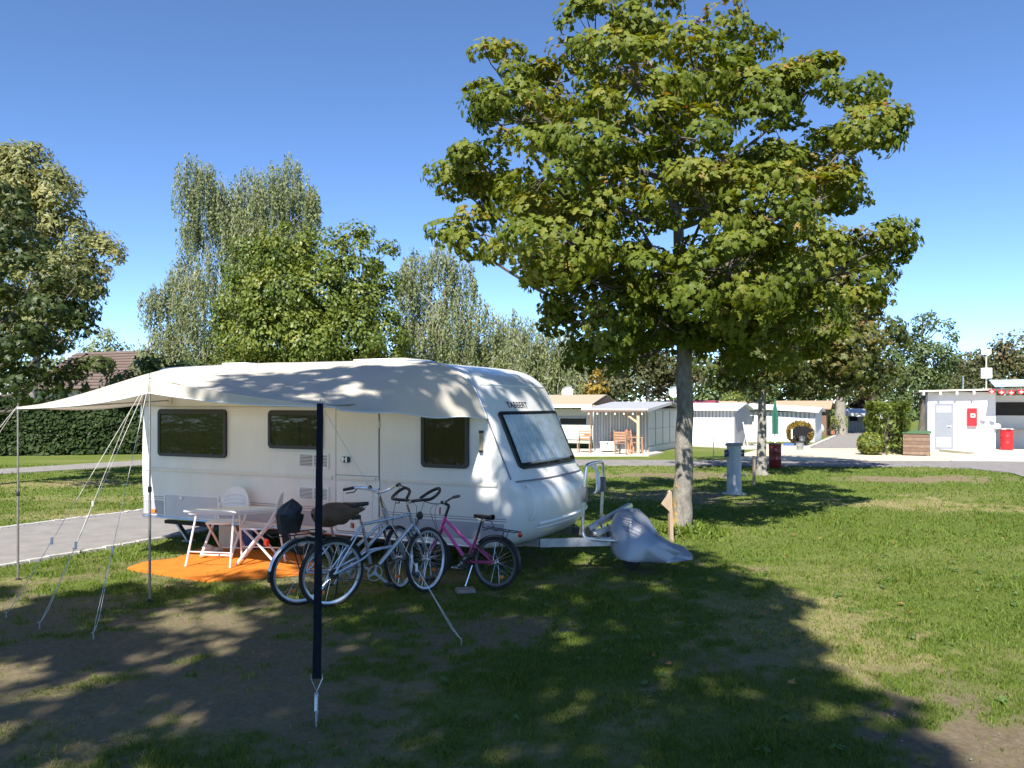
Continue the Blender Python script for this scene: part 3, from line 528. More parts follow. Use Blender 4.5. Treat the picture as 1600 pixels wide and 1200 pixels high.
simple('beech_tree', 'dark green tree filling the gap behind the broad weeping birch', [(620, 590, 28), (680, 600, 30), (740, 600, 30), (800, 605, 28), (840, 610, 26)], 52, LM_FAR)
# dark woodland edge far behind that closes the gaps between trunks
def wood_edge():
    n = 34000; x = RNG.uniform(-75, 95, n); d = RNG.uniform(0, 9, n); y = 88+d+np.abs(x)*.12; top = 5.0+3.4*fbm(x*.13, x*0+2, 3)+1.2*fbm(x*.6, d*.4, 2); z = RNG.random(n)**.8*top
    P = np.stack([x, y, z], 1); Nn = RNG.normal(size=(n, 3))*.6+np.array((0, -.6, .5)); T = RNG.normal(size=(n, 3))
    V, Fa, k = leaves_geo(P, Nn, T, .55*(.6+.8*RNG.random(n)), 'oval'); tag(np_mesh('woodland', V, Fa, LM_FAR, tint=np.repeat(RNG.random(n), k)), 'far dark green woodland edge closing the gaps behind the huts', 'woodland', kind='stuff')
wood_edge()
# --- hedges and bushes
def hedge(name, label, a, b, h, wd, lm, n, size, z0=0.0, cat='hedge', kind='oval'):
    a = Vector(a); b = Vector(b); root = thing(name, label, cat, (a.x, a.y, z0)); d = (b-a); Ln = d.length; d.normalize(); nrm = Vector((-d.y, d.x))
    s = RNG.random(n)*Ln; q = RNG.uniform(-1, 1, n); hz = h*(.88+.26*fbm(s*.8, s*0+1, 3)); z = RNG.random(n)**.85*hz; shell = RNG.random(n) < .75
    q = np.where(shell, np.sign(q)*(.8+.2*np.abs(q))*(1-.25*np.clip((z/hz-.75)*4, 0, 1)), q)+ (fbm(s*1.3, z*1.5, 3)-.5)*.7; z = np.where(RNG.random(n) < .3, hz*(.9+.14*RNG.random(n)), z)
    P = np.stack([d.x*s+nrm.x*q*wd/2, d.y*s+nrm.y*q*wd/2, z], 1); Nn = np.stack([nrm.x*q, nrm.y*q, .45+0*q], 1)+RNG.normal(size=(n, 3))*.45; T = RNG.normal(size=(n, 3))+np.array((0, 0, -.3))
    V, Fa, k = leaves_geo(P, Nn, T, size*(.6+.8*RNG.random(n)), kind); c = np_mesh('foliage', V, Fa, lm, root, np.repeat(np.clip(RNG.random(n)*.8+.25*(fbm(s*2, z*2, 2)-.4), 0, 1), k)); c['kind'] = 'stuff'
    st = MB()
    for i in range(int(Ln*1.5)+2):
        t = (i+.5)/(int(Ln*1.5)+2)*Ln; st.tube([(d.x*t, d.y*t, 0), (d.x*t+random.uniform(-.1, .1), d.y*t, h*.45), (d.x*t+random.uniform(-.2, .2), d.y*t, h*.8)], [.03, .02, .01], 5)
    st.build('stems', M_BARKD, root); return root
hedge('hedge', 'long dark green hedge behind the left lawn', (-26, 30.5), (-11.2, 34.4), 2.05, 1.3, LM_DEEP, 34000, .17)
hedge('hedge', 'dense mixed green hedge running back beside the white kiosk', (14.75, 32.0), (16.9, 36.6), 1.95, 1.5, LM_GREEN, 9000, .15)
def ball_bush(name, label, c, r, lm, n, size, cat='bush', group=None):
    root = thing(name, label, cat, (c[0], c[1], 0), 0, group); d = unit(n); d = d; rad = r*(.82+.2*RNG.random(n)); P = d*rad[:, None]*np.array((1, 1, .92))+np.array((0, 0, r*.9)); Nn = d+RNG.normal(size=(n, 3))*.5; T = RNG.normal(size=(n, 3))
    V, Fa, k = leaves_geo(P, Nn, T, size*(.6+.8*RNG.random(n)), 'oval'); c_ = np_mesh('foliage', V, Fa, lm, root, np.repeat(RNG.random(n), k)); c_['kind'] = 'stuff'
    mb = MB(); mb.tube([(0, 0, -.02), (0, 0, r*.5), (.05, 0, r)], [.05, .04, .02], 6); mb.build('stem', M_BARKD, root); return root
ball_bush('clipped_bush', 'clipped round orange-yellow bush in front of a striped tent', gp(1250, 695), .66, leaf_mat('box_leaf', [(0, (.11, .08, .015)), (.5, (.21, .14, .02)), (1, (.30, .19, .03))], .25), 3500, .10)
ball_bush('low_bush', 'low green bush at the foot of the hedge beside the sand yard', (14.2, 32.2), .5, LM_GREEN, 2600, .13)
# --- trees standing behind the camera, whose crowns shade the foreground and the canopy
def inpoly(poly, x, y): return bool(inside(poly, np.array([x]), np.array([y]))[0])
def shade_trees():
    zone = [(-7.5, 8.0), (-4.5, 8.3), (-2.9, 8.9), (-2.0, 10.6), (-1.0, 12.2), (.9, 12.7), (1.7, 10.8), (2.55, 9.6), (2.15, 8.0), (1.85, 6.6), (2.25, 5.4), (2.1, 3.6), (-8, 3.6)]
    rs = random.Random(21); tan = math.tan(SUN_EL); feet = []
    trees = [((-2.9, -1.9, 0), (0.0, 8.4), 'maple standing just behind the viewer, shading bicycles and canopy', []), ((-7.0, -4.6, 0), (-5, 5.0), 'maple standing behind the viewer to the left, shading the bare soil', []), ((-.4, -5.2, 0), (1.0, 4.8), 'maple standing behind the viewer to the right, shading the near grass', [])]
    for _ in range(6000):
        x = rs.uniform(-8, 3); y = rs.uniform(3.4, 13)
        if not inpoly(zone, x, y): continue
        gap = .62 if x > -1.5 else .78
        if y > 9.6: gap = .92
        if any(math.hypot(x-a, y-b) < gap for a, b in feet): continue
        feet.append((x, y))
        if rs.random() < (.09 if x > -1.5 else .15): continue
        h = rs.uniform(8.2, 11.2); px_, py_ = x+SUN_H.x*h/tan, y+SUN_H.y*h/tan
        k = min(range(3), key=lambda i: math.hypot(x-trees[i][1][0], y-trees[i][1][1])); trees[k][3].append((px_, py_, h, rs.uniform(.46, .70)))
    for base, _, label, lob in trees:
        b = Vector(base); c = Vector((sum(l[0] for l in lob)/len(lob), sum(l[1] for l in lob)/len(lob), 0))
        make_tree('maple_tree', label, 'tree', b, lob, [b, b+Vector((0, 0, 2.5)), Vector(((b.x+c.x)/2, (b.y+c.y)/2, 6.5)), Vector((c.x, c.y, 10.5))], .2, LM_MAPLE, 'slim', .27, 21, 56, .34, M_BARK, fork=4.5, limb_r=.035, group='maples behind the viewer')
shade_trees()
# ================================================================== CARAVAN (x to the rear, y out of its door side, z up)
CP = Vector((-.074, 9.4, 0)); CROT = math.atan2(D1.y, D1.x); CW = 2.2
CM = Matrix.Translation(CP) @ Matrix.Rotation(CROT, 4, 'Z')
M_WHITE = mat('caravan_white', (.68, .67, .64), .32, var=.05, scale=1.6, stretch=(2.2, 2.2, .5), spec=.5, coat=.25)
M_TRIM = mat('trim_white', (.70, .70, .68), .4, var=.05)
M_CREAM = mat('trim_cream', (.66, .62, .54), .4, var=.05)
M_GREYB = mat('stripe_grey', (.33, .33, .37), .35, var=.06, coat=.2)
M_BLACK = mat('black_plastic', (.018, .018, .018), .45, var=.2, scale=20)
M_RUBBER = mat('rubber', (.022, .021, .02), .85, var=.3, scale=15, bump=.3, bscale=80)
M_ALU = mat('aluminium', (.66, .67, .68), .32, var=.08, metal=1.0, scale=20)
M_STEEL = mat('galvanised_steel', (.42, .43, .44), .5, var=.18, metal=.9, scale=12)
M_GLASS = glass_mat('tinted_glass', (.40, .41, .42)); M_GLASSF = glass_mat('front_glass', (.88, .92, .92))
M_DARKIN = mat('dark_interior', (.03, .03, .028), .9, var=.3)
M_CURT = mat('curtain', (.13, .125, .12), .9, var=.85, scale=4, stretch=(11, 1, .2)); M_CURTL = mat('curtain_pale', (.78, .80, .80), .9, var=.15, scale=4, stretch=(7, 1, .4))
M_LINE = mat('pin_stripe', (.16, .16, .18), .4, var=.1)
M_ORANGE = mat('orange_lens', (.75, .16, .02), .25, var=.1, coat=.5); M_RED = mat('red_lens', (.45, .015, .01), .25, var=.1, coat=.5)
car = thing('caravan', 'white touring caravan standing on the lawn under the maple', 'caravan', CP, CROT)
PROF = [(.30, .30), (1.6, .31), (4.0, .33), (5.60, .35), (5.82, .41), (5.91, .56), (5.945, .85), (5.95, 1.2), (5.935, 1.7), (5.88, 2.1), (5.76, 2.34), (5.58, 2.46), (5.30, 2.515), (4.5, 2.53), (3.0, 2.54), (1.7, 2.535), (1.15, 2.52), (.88, 2.485), (.68, 2.42), (.52, 2.32), (.40, 2.18), (.25, 1.87), (.08, 1.48), (-.075, 1.13), (-.12, 1.075), (-.17, .98), (-.195, .80), (-.18, .62), (-.11, .47), (.03, .36)]
_pc = [Vector((a, 0, b)) for a, b in PROF]; _pc = crom(_pc+[_pc[0]], 4)[:-1]; PO = [(p.x, p.z) for p in _pc]
def front_x(z):
    pts = sorted([(b, a) for a, b in PROF if a < 1.2 and not (a > 0 and b < .35)]); return float(np.interp(z, [q[0] for q in pts], [q[1] for q in pts]))
def bulge(u, z):
    """how far the nose stands out, u = 0..1 across the width"""
    s = abs(2*u-1); low = 1-min(1, max(0, (z-.95)/.35)); return (.12*(1-s**2.6)+.05*low*(1-s**5))
def body_loops():
    us = [0, .004, .010, .018, .028, .045, .075, .12, .2, .3, .4, .5, .6, .7, .8, .88, .925, .955, .972, .982, .990, .996, 1]; rows = []
    cx, cz = 3.0, 1.45
    for u in us:
        wdt = u*CW; e = min(wdt, CW-wdt); r = .065; ins = r-math.sqrt(max(0, r*r-(r-e)**2)) if e < r else 0; row = []
        for (x, z) in PO:
            f = max(0, min(1, (1.15-x)/.75)) if z > .45 or x < .2 else 0
            lowf = max(0, min(1, (1.1-z)/.2))*max(0, min(1, (.5-x)/.5)); ro = 0
            if lowf > 0:
                rr = .22; ro = (rr-math.sqrt(max(0, rr*rr-(rr-min(e, rr))**2)))*lowf*.55
            xx = x-bulge(u, z)*f+ro
            dx, dz = cx-xx, cz-z; l = math.hypot(dx*.5, dz); sx = 1 if dx > 0 else -1
            nxv = sx*min(1, max(0, (abs(dx)-2.2)/.5)); nzv = (1 if dz > 0 else -1)*min(1, max(0, (abs(dz)-.55)/.4)); q = math.hypot(nxv, nzv) or 1
            row.append(Vector((xx+ins*nxv/q, -wdt, z+ins*nzv/q)))
        rows.append(row)
    return rows
def caravan_body():
    rows = body_loops(); n = len(PO); mb = MB(); V = [p for r_ in rows for p in r_]; Fc = []
    for i in range(len(rows)-1):
        for k in range(n): k2 = (k+1) % n; Fc.append((i*n+k, i*n+k2, (i+1)*n+k2, (i+1)*n+k))
    Fc.append(tuple(range(n-1, -1, -1))); Fc.append(tuple((len(rows)-1)*n+k for k in range(n))); mb.add(V, Fc)
    return mb.build('body', M_WHITE, car, angle=32)
body = caravan_body()
# --- side fittings: everything on y = 0 and proud of it
def side_M(cx, cz, y=0.0):
    """local 2-D (right as seen = -x, up = z) to the door side, thickness outwards"""
    return Matrix(((-1, 0, 0, cx), (0, 0, 1, y), (0, 1, 0, cz), (0, 0, 0, 1)))
def side_window(x0, x1, z0, z1, lab=None, half=False):
    wd, h = x1-x0, z1-z0; M = side_M((x0+x1)/2, (z0+z1)/2); mb = MB()
    ring_prism(mb, rrect(wd, h, .06), rrect(wd-.09, h-.09, .045), .001, .036, M); w_ = mb.build('window', M_BLACK, car, angle=30)
    bk = MB(); bk.prism(rrect(wd-.07, h-.07, .04), .002, .004, M); bk.build('backing', M_DARKIN, w_, smooth=False)
    cu = MB(); n = 90
    def fn(u, v):
        xx = (u-.5)*(wd-.12); fold = .0075*math.sin(u*wd*62+2*math.sin(u*9))+.0085; return M @ Vector((xx, (v-.5)*(h-.12)+(0 if not half else (-.02 if v < .5 else 0)), .005+fold))
    if half:
        def fn2(u, v):
            top = .18*h; return M @ Vector(((u-.5)*(wd-.12), h/2-.06-top*(1-v)-(.03*math.sin(u*3.1)*(1-v)), .006+.003*math.sin(u*wd*60)))
        cu.grid(fn2, n, 3); cu.grid(lambda u, v: M @ Vector(((u-.5)*(wd-.12), -h/2+.06+v*(.26*h-.05*math.cos(u*5)), .006+.003*math.sin(u*40))), n, 3)
    else: cu.grid(fn, n, 2)
    cu.build('curtain', M_CURT, w_)
    gl = MB(); gl.prism(rrect(wd-.085, h-.085, .045), .027, .030, M); gl.build('pane', M_GLASS, w_, smooth=False)
    bar = MB(); bar.box(M @ Vector((0, h/2-.055, .034)), (wd-.10, .010, .02)); bar.build('top_rail', M_BLACK, w_, smooth=False)
    lt = MB()
    for s in (-.3, .3): lt.box(M @ Vector((s*wd, -h/2+.055, .034)), (.05, .012, .018))
    lt.build('catch', M_BLACK, w_, smooth=False)
    return w_
side_window(4.26, 5.56, 1.26, 1.935); side_window(2.62, 3.51, 1.415, 1.925, half=True); side_window(.475, 1.125, 1.24, 1.93)
dr = MB(); dr.prism(rrect(.645, 1.58, .03), .001, .012, side_M(2.078, 1.185)); door = dr.build('door', M_WHITE, car, angle=30)
g_ = MB(); ring_prism(g_, rrect(.675, 1.61, .035), rrect(.655, 1.59, .03), .0005, .006, side_M(2.078, 1.185)); g_.build('door_gap', M_LINE, door, smooth=False)
g_ = MB(); g_.box((2.078, .0135, 1.10), (.645, .003, .008)); g_.build('stable_split', M_LINE, door, smooth=False)
h_ = MB(); h_.prism(rrect(.13, .075, .02), .012, .03, side_M(2.245, 1.30)); hd = h_.build('door_handle', M_BLACK, door)
h_ = MB(); h_.lathe([(.034, 0), (.034, .012), (.026, .016), (.026, .006), (.014, .006), (.012, .014), (0, .016)], 20, (2.285, .03, 1.30), (0, 1, 0)); h_.box((2.225, .036, 1.30), (.02, .014, .065)); h_.build('lock', M_ALU, hd)
fr = MB(); ring_prism(fr, rrect(.46, .52, .09), rrect(.43, .49, .075), .012, .018, side_M(2.078, .72)); fr.build('lower_moulding', M_TRIM, door)
hg = MB()
for z in (.55, 1.0, 1.75): hg.tube([(1.745, .012, z-.04), (1.745, .012, z+.04)], .011, 8)
hg.build('hinge', M_TRIM, door)
def strip(x0, x1, z, h, t, m, name, y=0.0): mb = MB(); mb.box(((x0+x1)/2, y+t/2, z), (abs(x1-x0), t, h)); mb.box(((x0+x1)/2, y+t+.003, z), (abs(x1-x0)-.01, .006, h*.5)); return mb.build(name, m, car, smooth=False)
for a, b in ((2.47, 5.84), (1.79, 2.36), (.10, 1.70)): strip(a, b, 1.06, .045, .012, M_CREAM, 'belt_strip', .001 if b != 2.36 else .013)
for z in (.668, .640):
    for a, b in ((2.45, 5.9), (-.01, 1.72)):
        mb = MB(); mb.box(((a+b)/2, .0022, z), (b-a, .002, .007)); mb.build('pin_stripe', M_LINE, car, smooth=False)
for a, b in ((5.46, 5.88), (2.45, 4.40), (.02, 1.72)):
    mb = MB(); mb.box(((a+b)/2, .0020, .512), (b-a, .0015, .20)); mb.build('grey_stripe', M_GREYB, car, smooth=False)
mb = MB(); mb.tube([(5.88, .01, .375), (1.6, .012, .335), (.30, .01, .325)], .022, 8); mb.build('sill_profile', M_ALU, car)
mb = MB(); mb.box((4.15, .010, 1.985), (3.4, .018, .014)); mb.build('awning_rail', M_CREAM, car, smooth=False)
mb = MB(); mb.box((.95, .010, 1.985), (1.45, .018, .014)); mb.build('awning_rail', M_CREAM, car, smooth=False)
def vent(xc, zc, wd, h):
    M = side_M(xc, zc); mb = MB(); ring_prism(mb, rrect(wd, h, .02), rrect(wd-.05, h-.05, .01), .001, .014, M); v = mb.build('vent_grille', M_TRIM, car, angle=30)
    b = MB(); b.prism(rrect(wd-.04, h-.04, .01), .0015, .003, M); b.build('recess', M_DARKIN, v, smooth=False)
    n = 8
    for i in range(n):
        s = MB(); s.box(M @ Vector((0, -h/2+.035+i*(h-.07)/(n-1), .008)), (wd-.05, .010, .009)); s.build('slat', M_TRIM, v, smooth=False)
    s = MB(); s.box(M @ Vector((0, 0, .011)), (.02, .006, h-.05)); s.build('mullion', M_TRIM, v, smooth=False)
vent(2.77, 1.27, .50, .20); vent(2.77, .84, .50, .19)
mb = MB(); ring_prism(mb, rrect(1.06, .36, .03), rrect(1.0, .30, .02), .001, .010, side_M(4.93, .55)); hat = mb.build('locker_hatch', M_TRIM, car)
mb = MB(); mb.prism(rrect(.99, .29, .02), .001, .005, side_M(4.93, .55)); mb.build('hatch_panel', mat('hatch_grey', (.50, .50, .53), .4, var=.05), hat, smooth=False)
mb = MB(); mb.lathe([(.03, 0), (.03, .012), (.012, .016), (0, .017)], 14, (5.12, .008, .665), (0, 1, 0)); mb.build('hatch_lock', M_TRIM, hat)
mb = MB(); mb.prism(rrect(.11, .05, .02), .001, .022, side_M(5.68, .455)); mb.build('side_marker_light', M_ORANGE, car)
mb = MB(); mb.box((.31, .018, 1.565), (.035, .022, .22)); mb.build('grab_handle', mat('handle_beige', (.42, .33, .22), .5), car)
for z in (1.68, 1.45):
    mb = MB(); mb.box((.31, .016, z), (.045, .034, .03)); mb.build('handle_bracket', M_BLACK, car)
# keder rail that follows the side edge
rail_pts = [Vector((p[0], .0, p[1])) for p in PROF if p[1] > 1.0]
def rail_pt(x, z, s=.0): return Vector((x, .008, z))
mb = MB(); mb.tube(crom([(.235, .006, 1.84), (.385, .006, 2.165), (.51, .006, 2.31), (.68, .006, 2.415), (.9, .006, 2.487), (1.2, .006, 2.522), (3, .006, 2.54), (5.2, .006, 2.52), (5.58, .006, 2.46), (5.76, .006, 2.34), (5.88, .006, 2.1), (5.93, .006, 1.75)], 5), .016, 8); mb.build('keder_rail', M_ALU, car)
mb = MB(); mb.tube(crom([(.235, .004, 1.84), (.08, .004, 1.48), (-.07, .004, 1.13)], 5), .009, 6); mb.build('corner_seam', M_LINE, car)
# --- front fittings laid on the curved nose
def FS(u, z, off=0.0):
    x = front_x(z)-bulge(u, z); e = .01; dxz = (front_x(z+e)-bulge(u, z+e)-x)/e; dxu = (front_x(z)-bulge(min(1, u+e), z)-x)/(e*CW)
    n = Vector((-1, -dxu, dxz)).normalized(); n = Vector((-1, -dxu*1.0, dxz)).normalized()
    return Vector((x, -u*CW, z))+n*off
def front_patch(name, u0, u1, z0, z1, off, m, parent, rad=0, nu=24, nv=10, fold=None):
    mb = MB()
    def fn(a, b): o = off+(fold(a, b) if fold else 0); return FS(u0+(u1-u0)*a, z0+(z1-z0)*b, o)
    mb.grid(fn, nu, nv); return mb.build(name, m, parent)
def front_bar(name, pts, r, m, parent, off=.01, n=8): mb = MB(); mb.tube([FS(u, z, off) for u, z in pts], r, n); return mb.build(name, m, parent)
lin = lambda a, b, n: [a+(b-a)*i/n for i in range(n+1)]
fw = front_bar('front_window', [(.10, z) for z in lin(1.27, 1.875, 6)]+[(u, 1.90) for u in lin(.12, .90, 14)]+[(.92, z) for z in lin(1.875, 1.27, 6)]+[(u, 1.245) for u in lin(.90, .12, 14)], .016, M_BLACK, car, .006); 
fb = front_patch('backing', .10, .92, 1.25, 1.90, .004, M_DARKIN, fw)
front_patch('curtain', .13, .90, 1.30, 1.87, .012, M_CURTL, fw, nu=120, nv=6, fold=lambda a, b: .004*math.sin(a*110+b*3)+.003)
front_patch('pane', .105, .915, 1.252, 1.898, .026, M_GLASSF, fw)
front_bar('wiper_bar', [(u, 1.285) for u in lin(.2, .75, 8)], .012, M_ALU, fw, .04)
front_bar('gutter_trim', [(u, 2.235) for u in lin(.06, .94, 18)], .014, M_TRIM, car, .004)
front_bar('nose_seam', [(u, 1.105) for u in lin(.02, .98, 20)], .010, M_LINE, car, .002)
front_bar('nose_ridge', [(u, .60) for u in lin(.14, .97, 20)], .022, M_TRIM, car, .004); front_bar('nose_ridge', [(u, .545) for u in lin(.14, .97, 20)], .013, M_TRIM, car, .004)
gh = [FS(.045, 1.03, .02), FS(.045, 1.04, .06), FS(.05, .98, .085), FS(.055, .82, .085), FS(.06, .72, .08), FS(.06, .68, .05), FS(.06, .67, .01)]
mb = MB(); mb.tube(crom(gh, 4), .016, 8); mb.build('grab_handle', M_TRIM, car)
bd = front_patch('badge', .80, .88, .80, .98, .008, mat('badge_dark', (.16, .14, .13), .4), car, nu=4, nv=4); front_patch('badge_shield', .815, .865, .70, .80, .008, M_ALU, bd, nu=4, nv=4)
front_patch('sticker', .93, .965, 1.145, 1.185, .004, mat('sticker_blue', (.02, .09, .35), .5), car, nu=3, nv=2)
mb = MB(); mb.lathe([(.055, 0), (.055, .02), (.04, .028), (0, .03)], 18, FS(.02, .40, -.03)+Vector((.10, .03, 0)), (-.5, .8, -.2)); mb.build('front_marker_light', M_TRIM, car)
def text_mesh(body, size, m, parent, name='lettering', sx=1.0):
    c = bpy.data.curves.new(name, 'FONT'); c.body = body; c.size = size; c.extrude = .001; c.align_x = 'CENTER'; c.align_y = 'CENTER'
    q = bpy.data.objects.new('_t', c); COL.objects.link(q); bpy.context.view_layer.update()
    me = bpy.data.meshes.new_from_object(q.evaluated_get(bpy.context.evaluated_depsgraph_get())); bpy.data.objects.remove(q); bpy.data.curves.remove(c)
    me.name = name; me.materials.clear(); me.materials.append(m); o = bpy.data.objects.new(name, me); COL.objects.link(o); o.parent = parent; return o
M_INK = mat('letter_black', (.02, .02, .02), .5)
to = text_mesh('TABBERT', .115, M_INK, car)
_a, _b, _c = FS(.30, 1.985, .006), FS(.36, 1.985, .006), FS(.30, 2.02, .006); _x = (_b-_a).normalized(); _y = (_c-_a); _y = (_y-_x*_y.dot(_x)).normalized(); _z = _x.cross(_y); pc = FS(.335, 1.99, .007)
to.matrix_local = Matrix(((_x.x*1.15, _y.x, _z.x, pc.x), (_x.y*1.15, _y.y, _z.y, pc.y), (_x.z*1.15, _y.z, _z.z, pc.z), (0, 0, 0, 1)))
# --- roof fittings, wheel, underside
for xc, wd in ((2.05, .85), (4.55, .5)):
    mb = MB(); mb.prism(rrect(wd, .7, .08), 2.535, 2.60, Matrix.Translation((xc, -.75, 0))); mb.build('roof_hatch', M_TRIM, car)
def wheel_parts(parent, c, r, wd, side):
    mb = MB(); a = Vector((0, side, 0)); mb.lathe([(r*.62, -wd/2), (r*.85, -wd/2), (r*.97, -wd*.36), (r, -wd*.2), (r, wd*.2), (r*.97, wd*.36), (r*.85, wd/2), (r*.62, wd/2)], 32, c, a, closed=True); t = mb.build('wheel', M_RUBBER, parent)
    mb = MB(); mb.lathe([(r*.64, wd*.42), (r*.60, wd*.30), (r*.52, wd*.22), (r*.35, wd*.36), (r*.16, wd*.38), (r*.15, wd*.44), (0, wd*.45)], 28, c, a); mb.build('rim', M_STEEL, t)
wheel_parts(car, Vector((3.05, -.13, .33)), .33, .19, 1); wheel_parts(car, Vector((3.05, -CW+.13, .33)), .33, .19, -1)
mb = MB(); mb.box((3.0, -CW/2, .285), (5.2, CW-.25, .05)); mb.build('floor_pan', mat('underbody', (.03, .03, .03), .9), car, smooth=False)
for x in (.75, 5.25):
    for y in (-.25, -CW+.25):
        mb = MB(); mb.beam((x+(.28 if x > 3 else -.28), y, .32), (x, y, .02), .07, .03); mb.box((x, y, .012), (.16, .12, .02)); mb.build('corner_steady', M_STEEL, car, smooth=False)
for y in (-.55, -CW+.55):
    mb = MB(); mb.beam((2.9, y, .28), (-.2, y, .33), .05, .09); mb.beam((-.2, y, .33), (-1.35, -CW/2+(.04 if y > -1 else -.04), .36), .05, .10); mb.build('chassis_rail', M_STEEL, car, smooth=False)
mb = MB(); mb.beam((-.95, -CW/2, .36), (-1.42, -CW/2, .36), .08, .08); mb.lathe([(.05, 0), (.06, .03), (.05, .08), (0, .1)], 14, (-1.42, -CW/2, .30)); mb.build('coupling', M_STEEL, car)
mb = MB(); mb.tube([(-1.2, -CW/2+.10, .75), (-1.2, -CW/2+.10, .12)], .024, 10); mb.build('jockey_post', M_STEEL, car); mb = MB(); mb.lathe([(.02, -.03), (.10, -.025), (.11, 0), (.10, .025), (.02, .03)], 20, (-1.2, -CW/2+.10, .11), (0, 1, 0)); mb.build('jockey_wheel', M_RUBBER, car)
# --- bicycle carrier on the drawbar
ck = thing('bike_carrier', 'tubular aluminium bike carrier folded up on the caravan drawbar', 'bike rack', CM @ Vector((-.72, -CW/2, 0)), CROT)
y0, y1 = .34, -.34
loop = crom([(.05, y0, .46), (.05, y0, .62), (.03, y0, 1.0), (.02, y0-.02, 1.20), (.02, y0-.10, 1.27), (.02, y1+.10, 1.27), (.02, y1+.02, 1.20), (.03, y1, 1.0), (.05, y1, .62), (.05, y1, .46)], 4)
mb = MB(); mb.tube(loop, .020, 10); mb.build('hoop', M_ALU, ck)
mb = MB(); mb.tube(crom([(.05, y0, .46), (.02, y0, .40), (-.08, y0-.03, .38), (-.34, y0-.04, .38)], 4), .018, 8); mb.tube(crom([(.05, y1, .46), (.02, y1, .40), (-.08, y1+.03, .38), (-.34, y1+.04, .38)], 4), .018, 8); mb.tube([(-.34, y0-.04, .38), (-.34, y1+.04, .38)], .018, 8); mb.build('base_frame', M_ALU, ck)
for y, z in ((y0, .92), (y1, .98)):
    mb = MB(); mb.box((.03, y, z), (.06, .06, .19)); mb.build('clamp', mat('clamp_grey', (.08, .085, .10), .5), ck)
mb = MB(); mb.tube(crom([(.03, .05, 1.27), (-.01, .05, 1.24), (-.03, .05, 1.0), (-.02, .05, .92)], 4), .016, 8); mb.tube(crom([(.02, .14, 1.25), (-.06, .20, 1.22), (-.10, .20, 1.12), (-.10, .20, .98), (-.04, .16, .92)], 5), .017, 8); mb.build('holding_arm', mat('arm_white', (.72, .72, .70), .35), ck)
for a, b in (((.0, .30, .50), (-.35, -.30, .74)), ((-.10, .34, .45), (-.42, -.20, .60))):
    mb = MB(); mb.beam(a, b, .07, .05); mb.build('wheel_tray', M_ALU, ck, smooth=False)
for y in (.15, -.12):
    mb = MB(); mb.tube([(-.2, y, .36), (-.2, y, .55)], .012, 6); mb.build('strap', M_BLACK, ck)
# --- silver cover over the coupling
def cover():
    o = MB(); nU, nV = 84, 72
    def prof(t):   # t along the drawbar: 0 behind, 1 at the nose; returns x, top z, half width
        return -1.02-.98*t, float(np.interp(t, [0, .05, .14, .30, .42, .55, .72, .88, 1], [.56, .67, .73, .72, .64, .47, .35, .28, .21])), float(np.interp(t, [0, .08, .3, .5, .75, .93, 1], [.17, .23, .25, .21, .14, .095, .05])), float(np.interp(t, [0, .15, .4, .7, .85, 1], [.32, .20, .16, .15, .16, .17]))
    def fn(u, v):
        x, zt, hw, zb = prof(u); a = math.pi*(v*1.16-.08); c, s = math.cos(a), math.sin(a); sx = math.copysign(abs(c)**.55, c); sz = max(-.2, s)
        tri = lambda q: 2*abs(2*(q % 1)-1)-1
        f = .022*tri(1.9*u-1.3*v+.2)*(.25+u)+.010*tri(3.3*v+1.1*u)*(.2+u)+.010*math.sin(5*u+4*v)
        z = zb+(zt-zb)*(abs(sz)**.75 if sz > 0 else -abs(sz)*.25); end = min(1, u/.03, (1-u)/.03); flare = .10*(1-max(0, s))**2*math.sin(min(1, u*2)*3.1)
        return Vector((x+f*.3*(1-end), (sx*(hw+flare)+f*(1 if c > 0 else -1)*.8)*(.25+.75*end), z+f*.6*end))
    o.grid(fn, nU, nV)
    for ui in (0, nU): o.f.append(tuple(ui*(nV+1)+j for j in (range(nV+1) if ui == 0 else range(nV, -1, -1))))
    b = CM @ Vector((.08, -CW/2, 0)); t = o.build('coupling_cover', mat('silver_tarp', (.28, .29, .315), .38, var=.05, metal=.45, scale=3, bump=.06, bscale=30, spec=.5), None, loc=b, rot=(0, 0, CROT), angle=42)
    tag(t, 'crumpled silver weather cover over the caravan coupling beside the maple trunk', 'cover'); return t, fn
cov, cfn = cover()

for (v0, ua, ub, hh) in ((.335, .16, .42, .008), (.30, .15, .44, .005), (.275, .24, .40, .005), (.235, .20, .43, .005), (.205, .24, .38, .005)):
    mb = MB(); u = ua                     # lines of small print, too fine to read in the photograph
    while u < ub:
        l = random.uniform(.010, .022); a, b = cfn(u, v0), cfn(u+l, v0); n_ = Vector((0, .006, .002)); mb.add([a+n_-Vector((0, 0, hh)), b+n_-Vector((0, 0, hh)), b+n_+Vector((0, 0, hh)), a+n_+Vector((0, 0, hh))], [(0, 1, 2, 3)]); u += l+.006
    mb.build('print_line', MATS['pin_stripe'], cov, smooth=False)
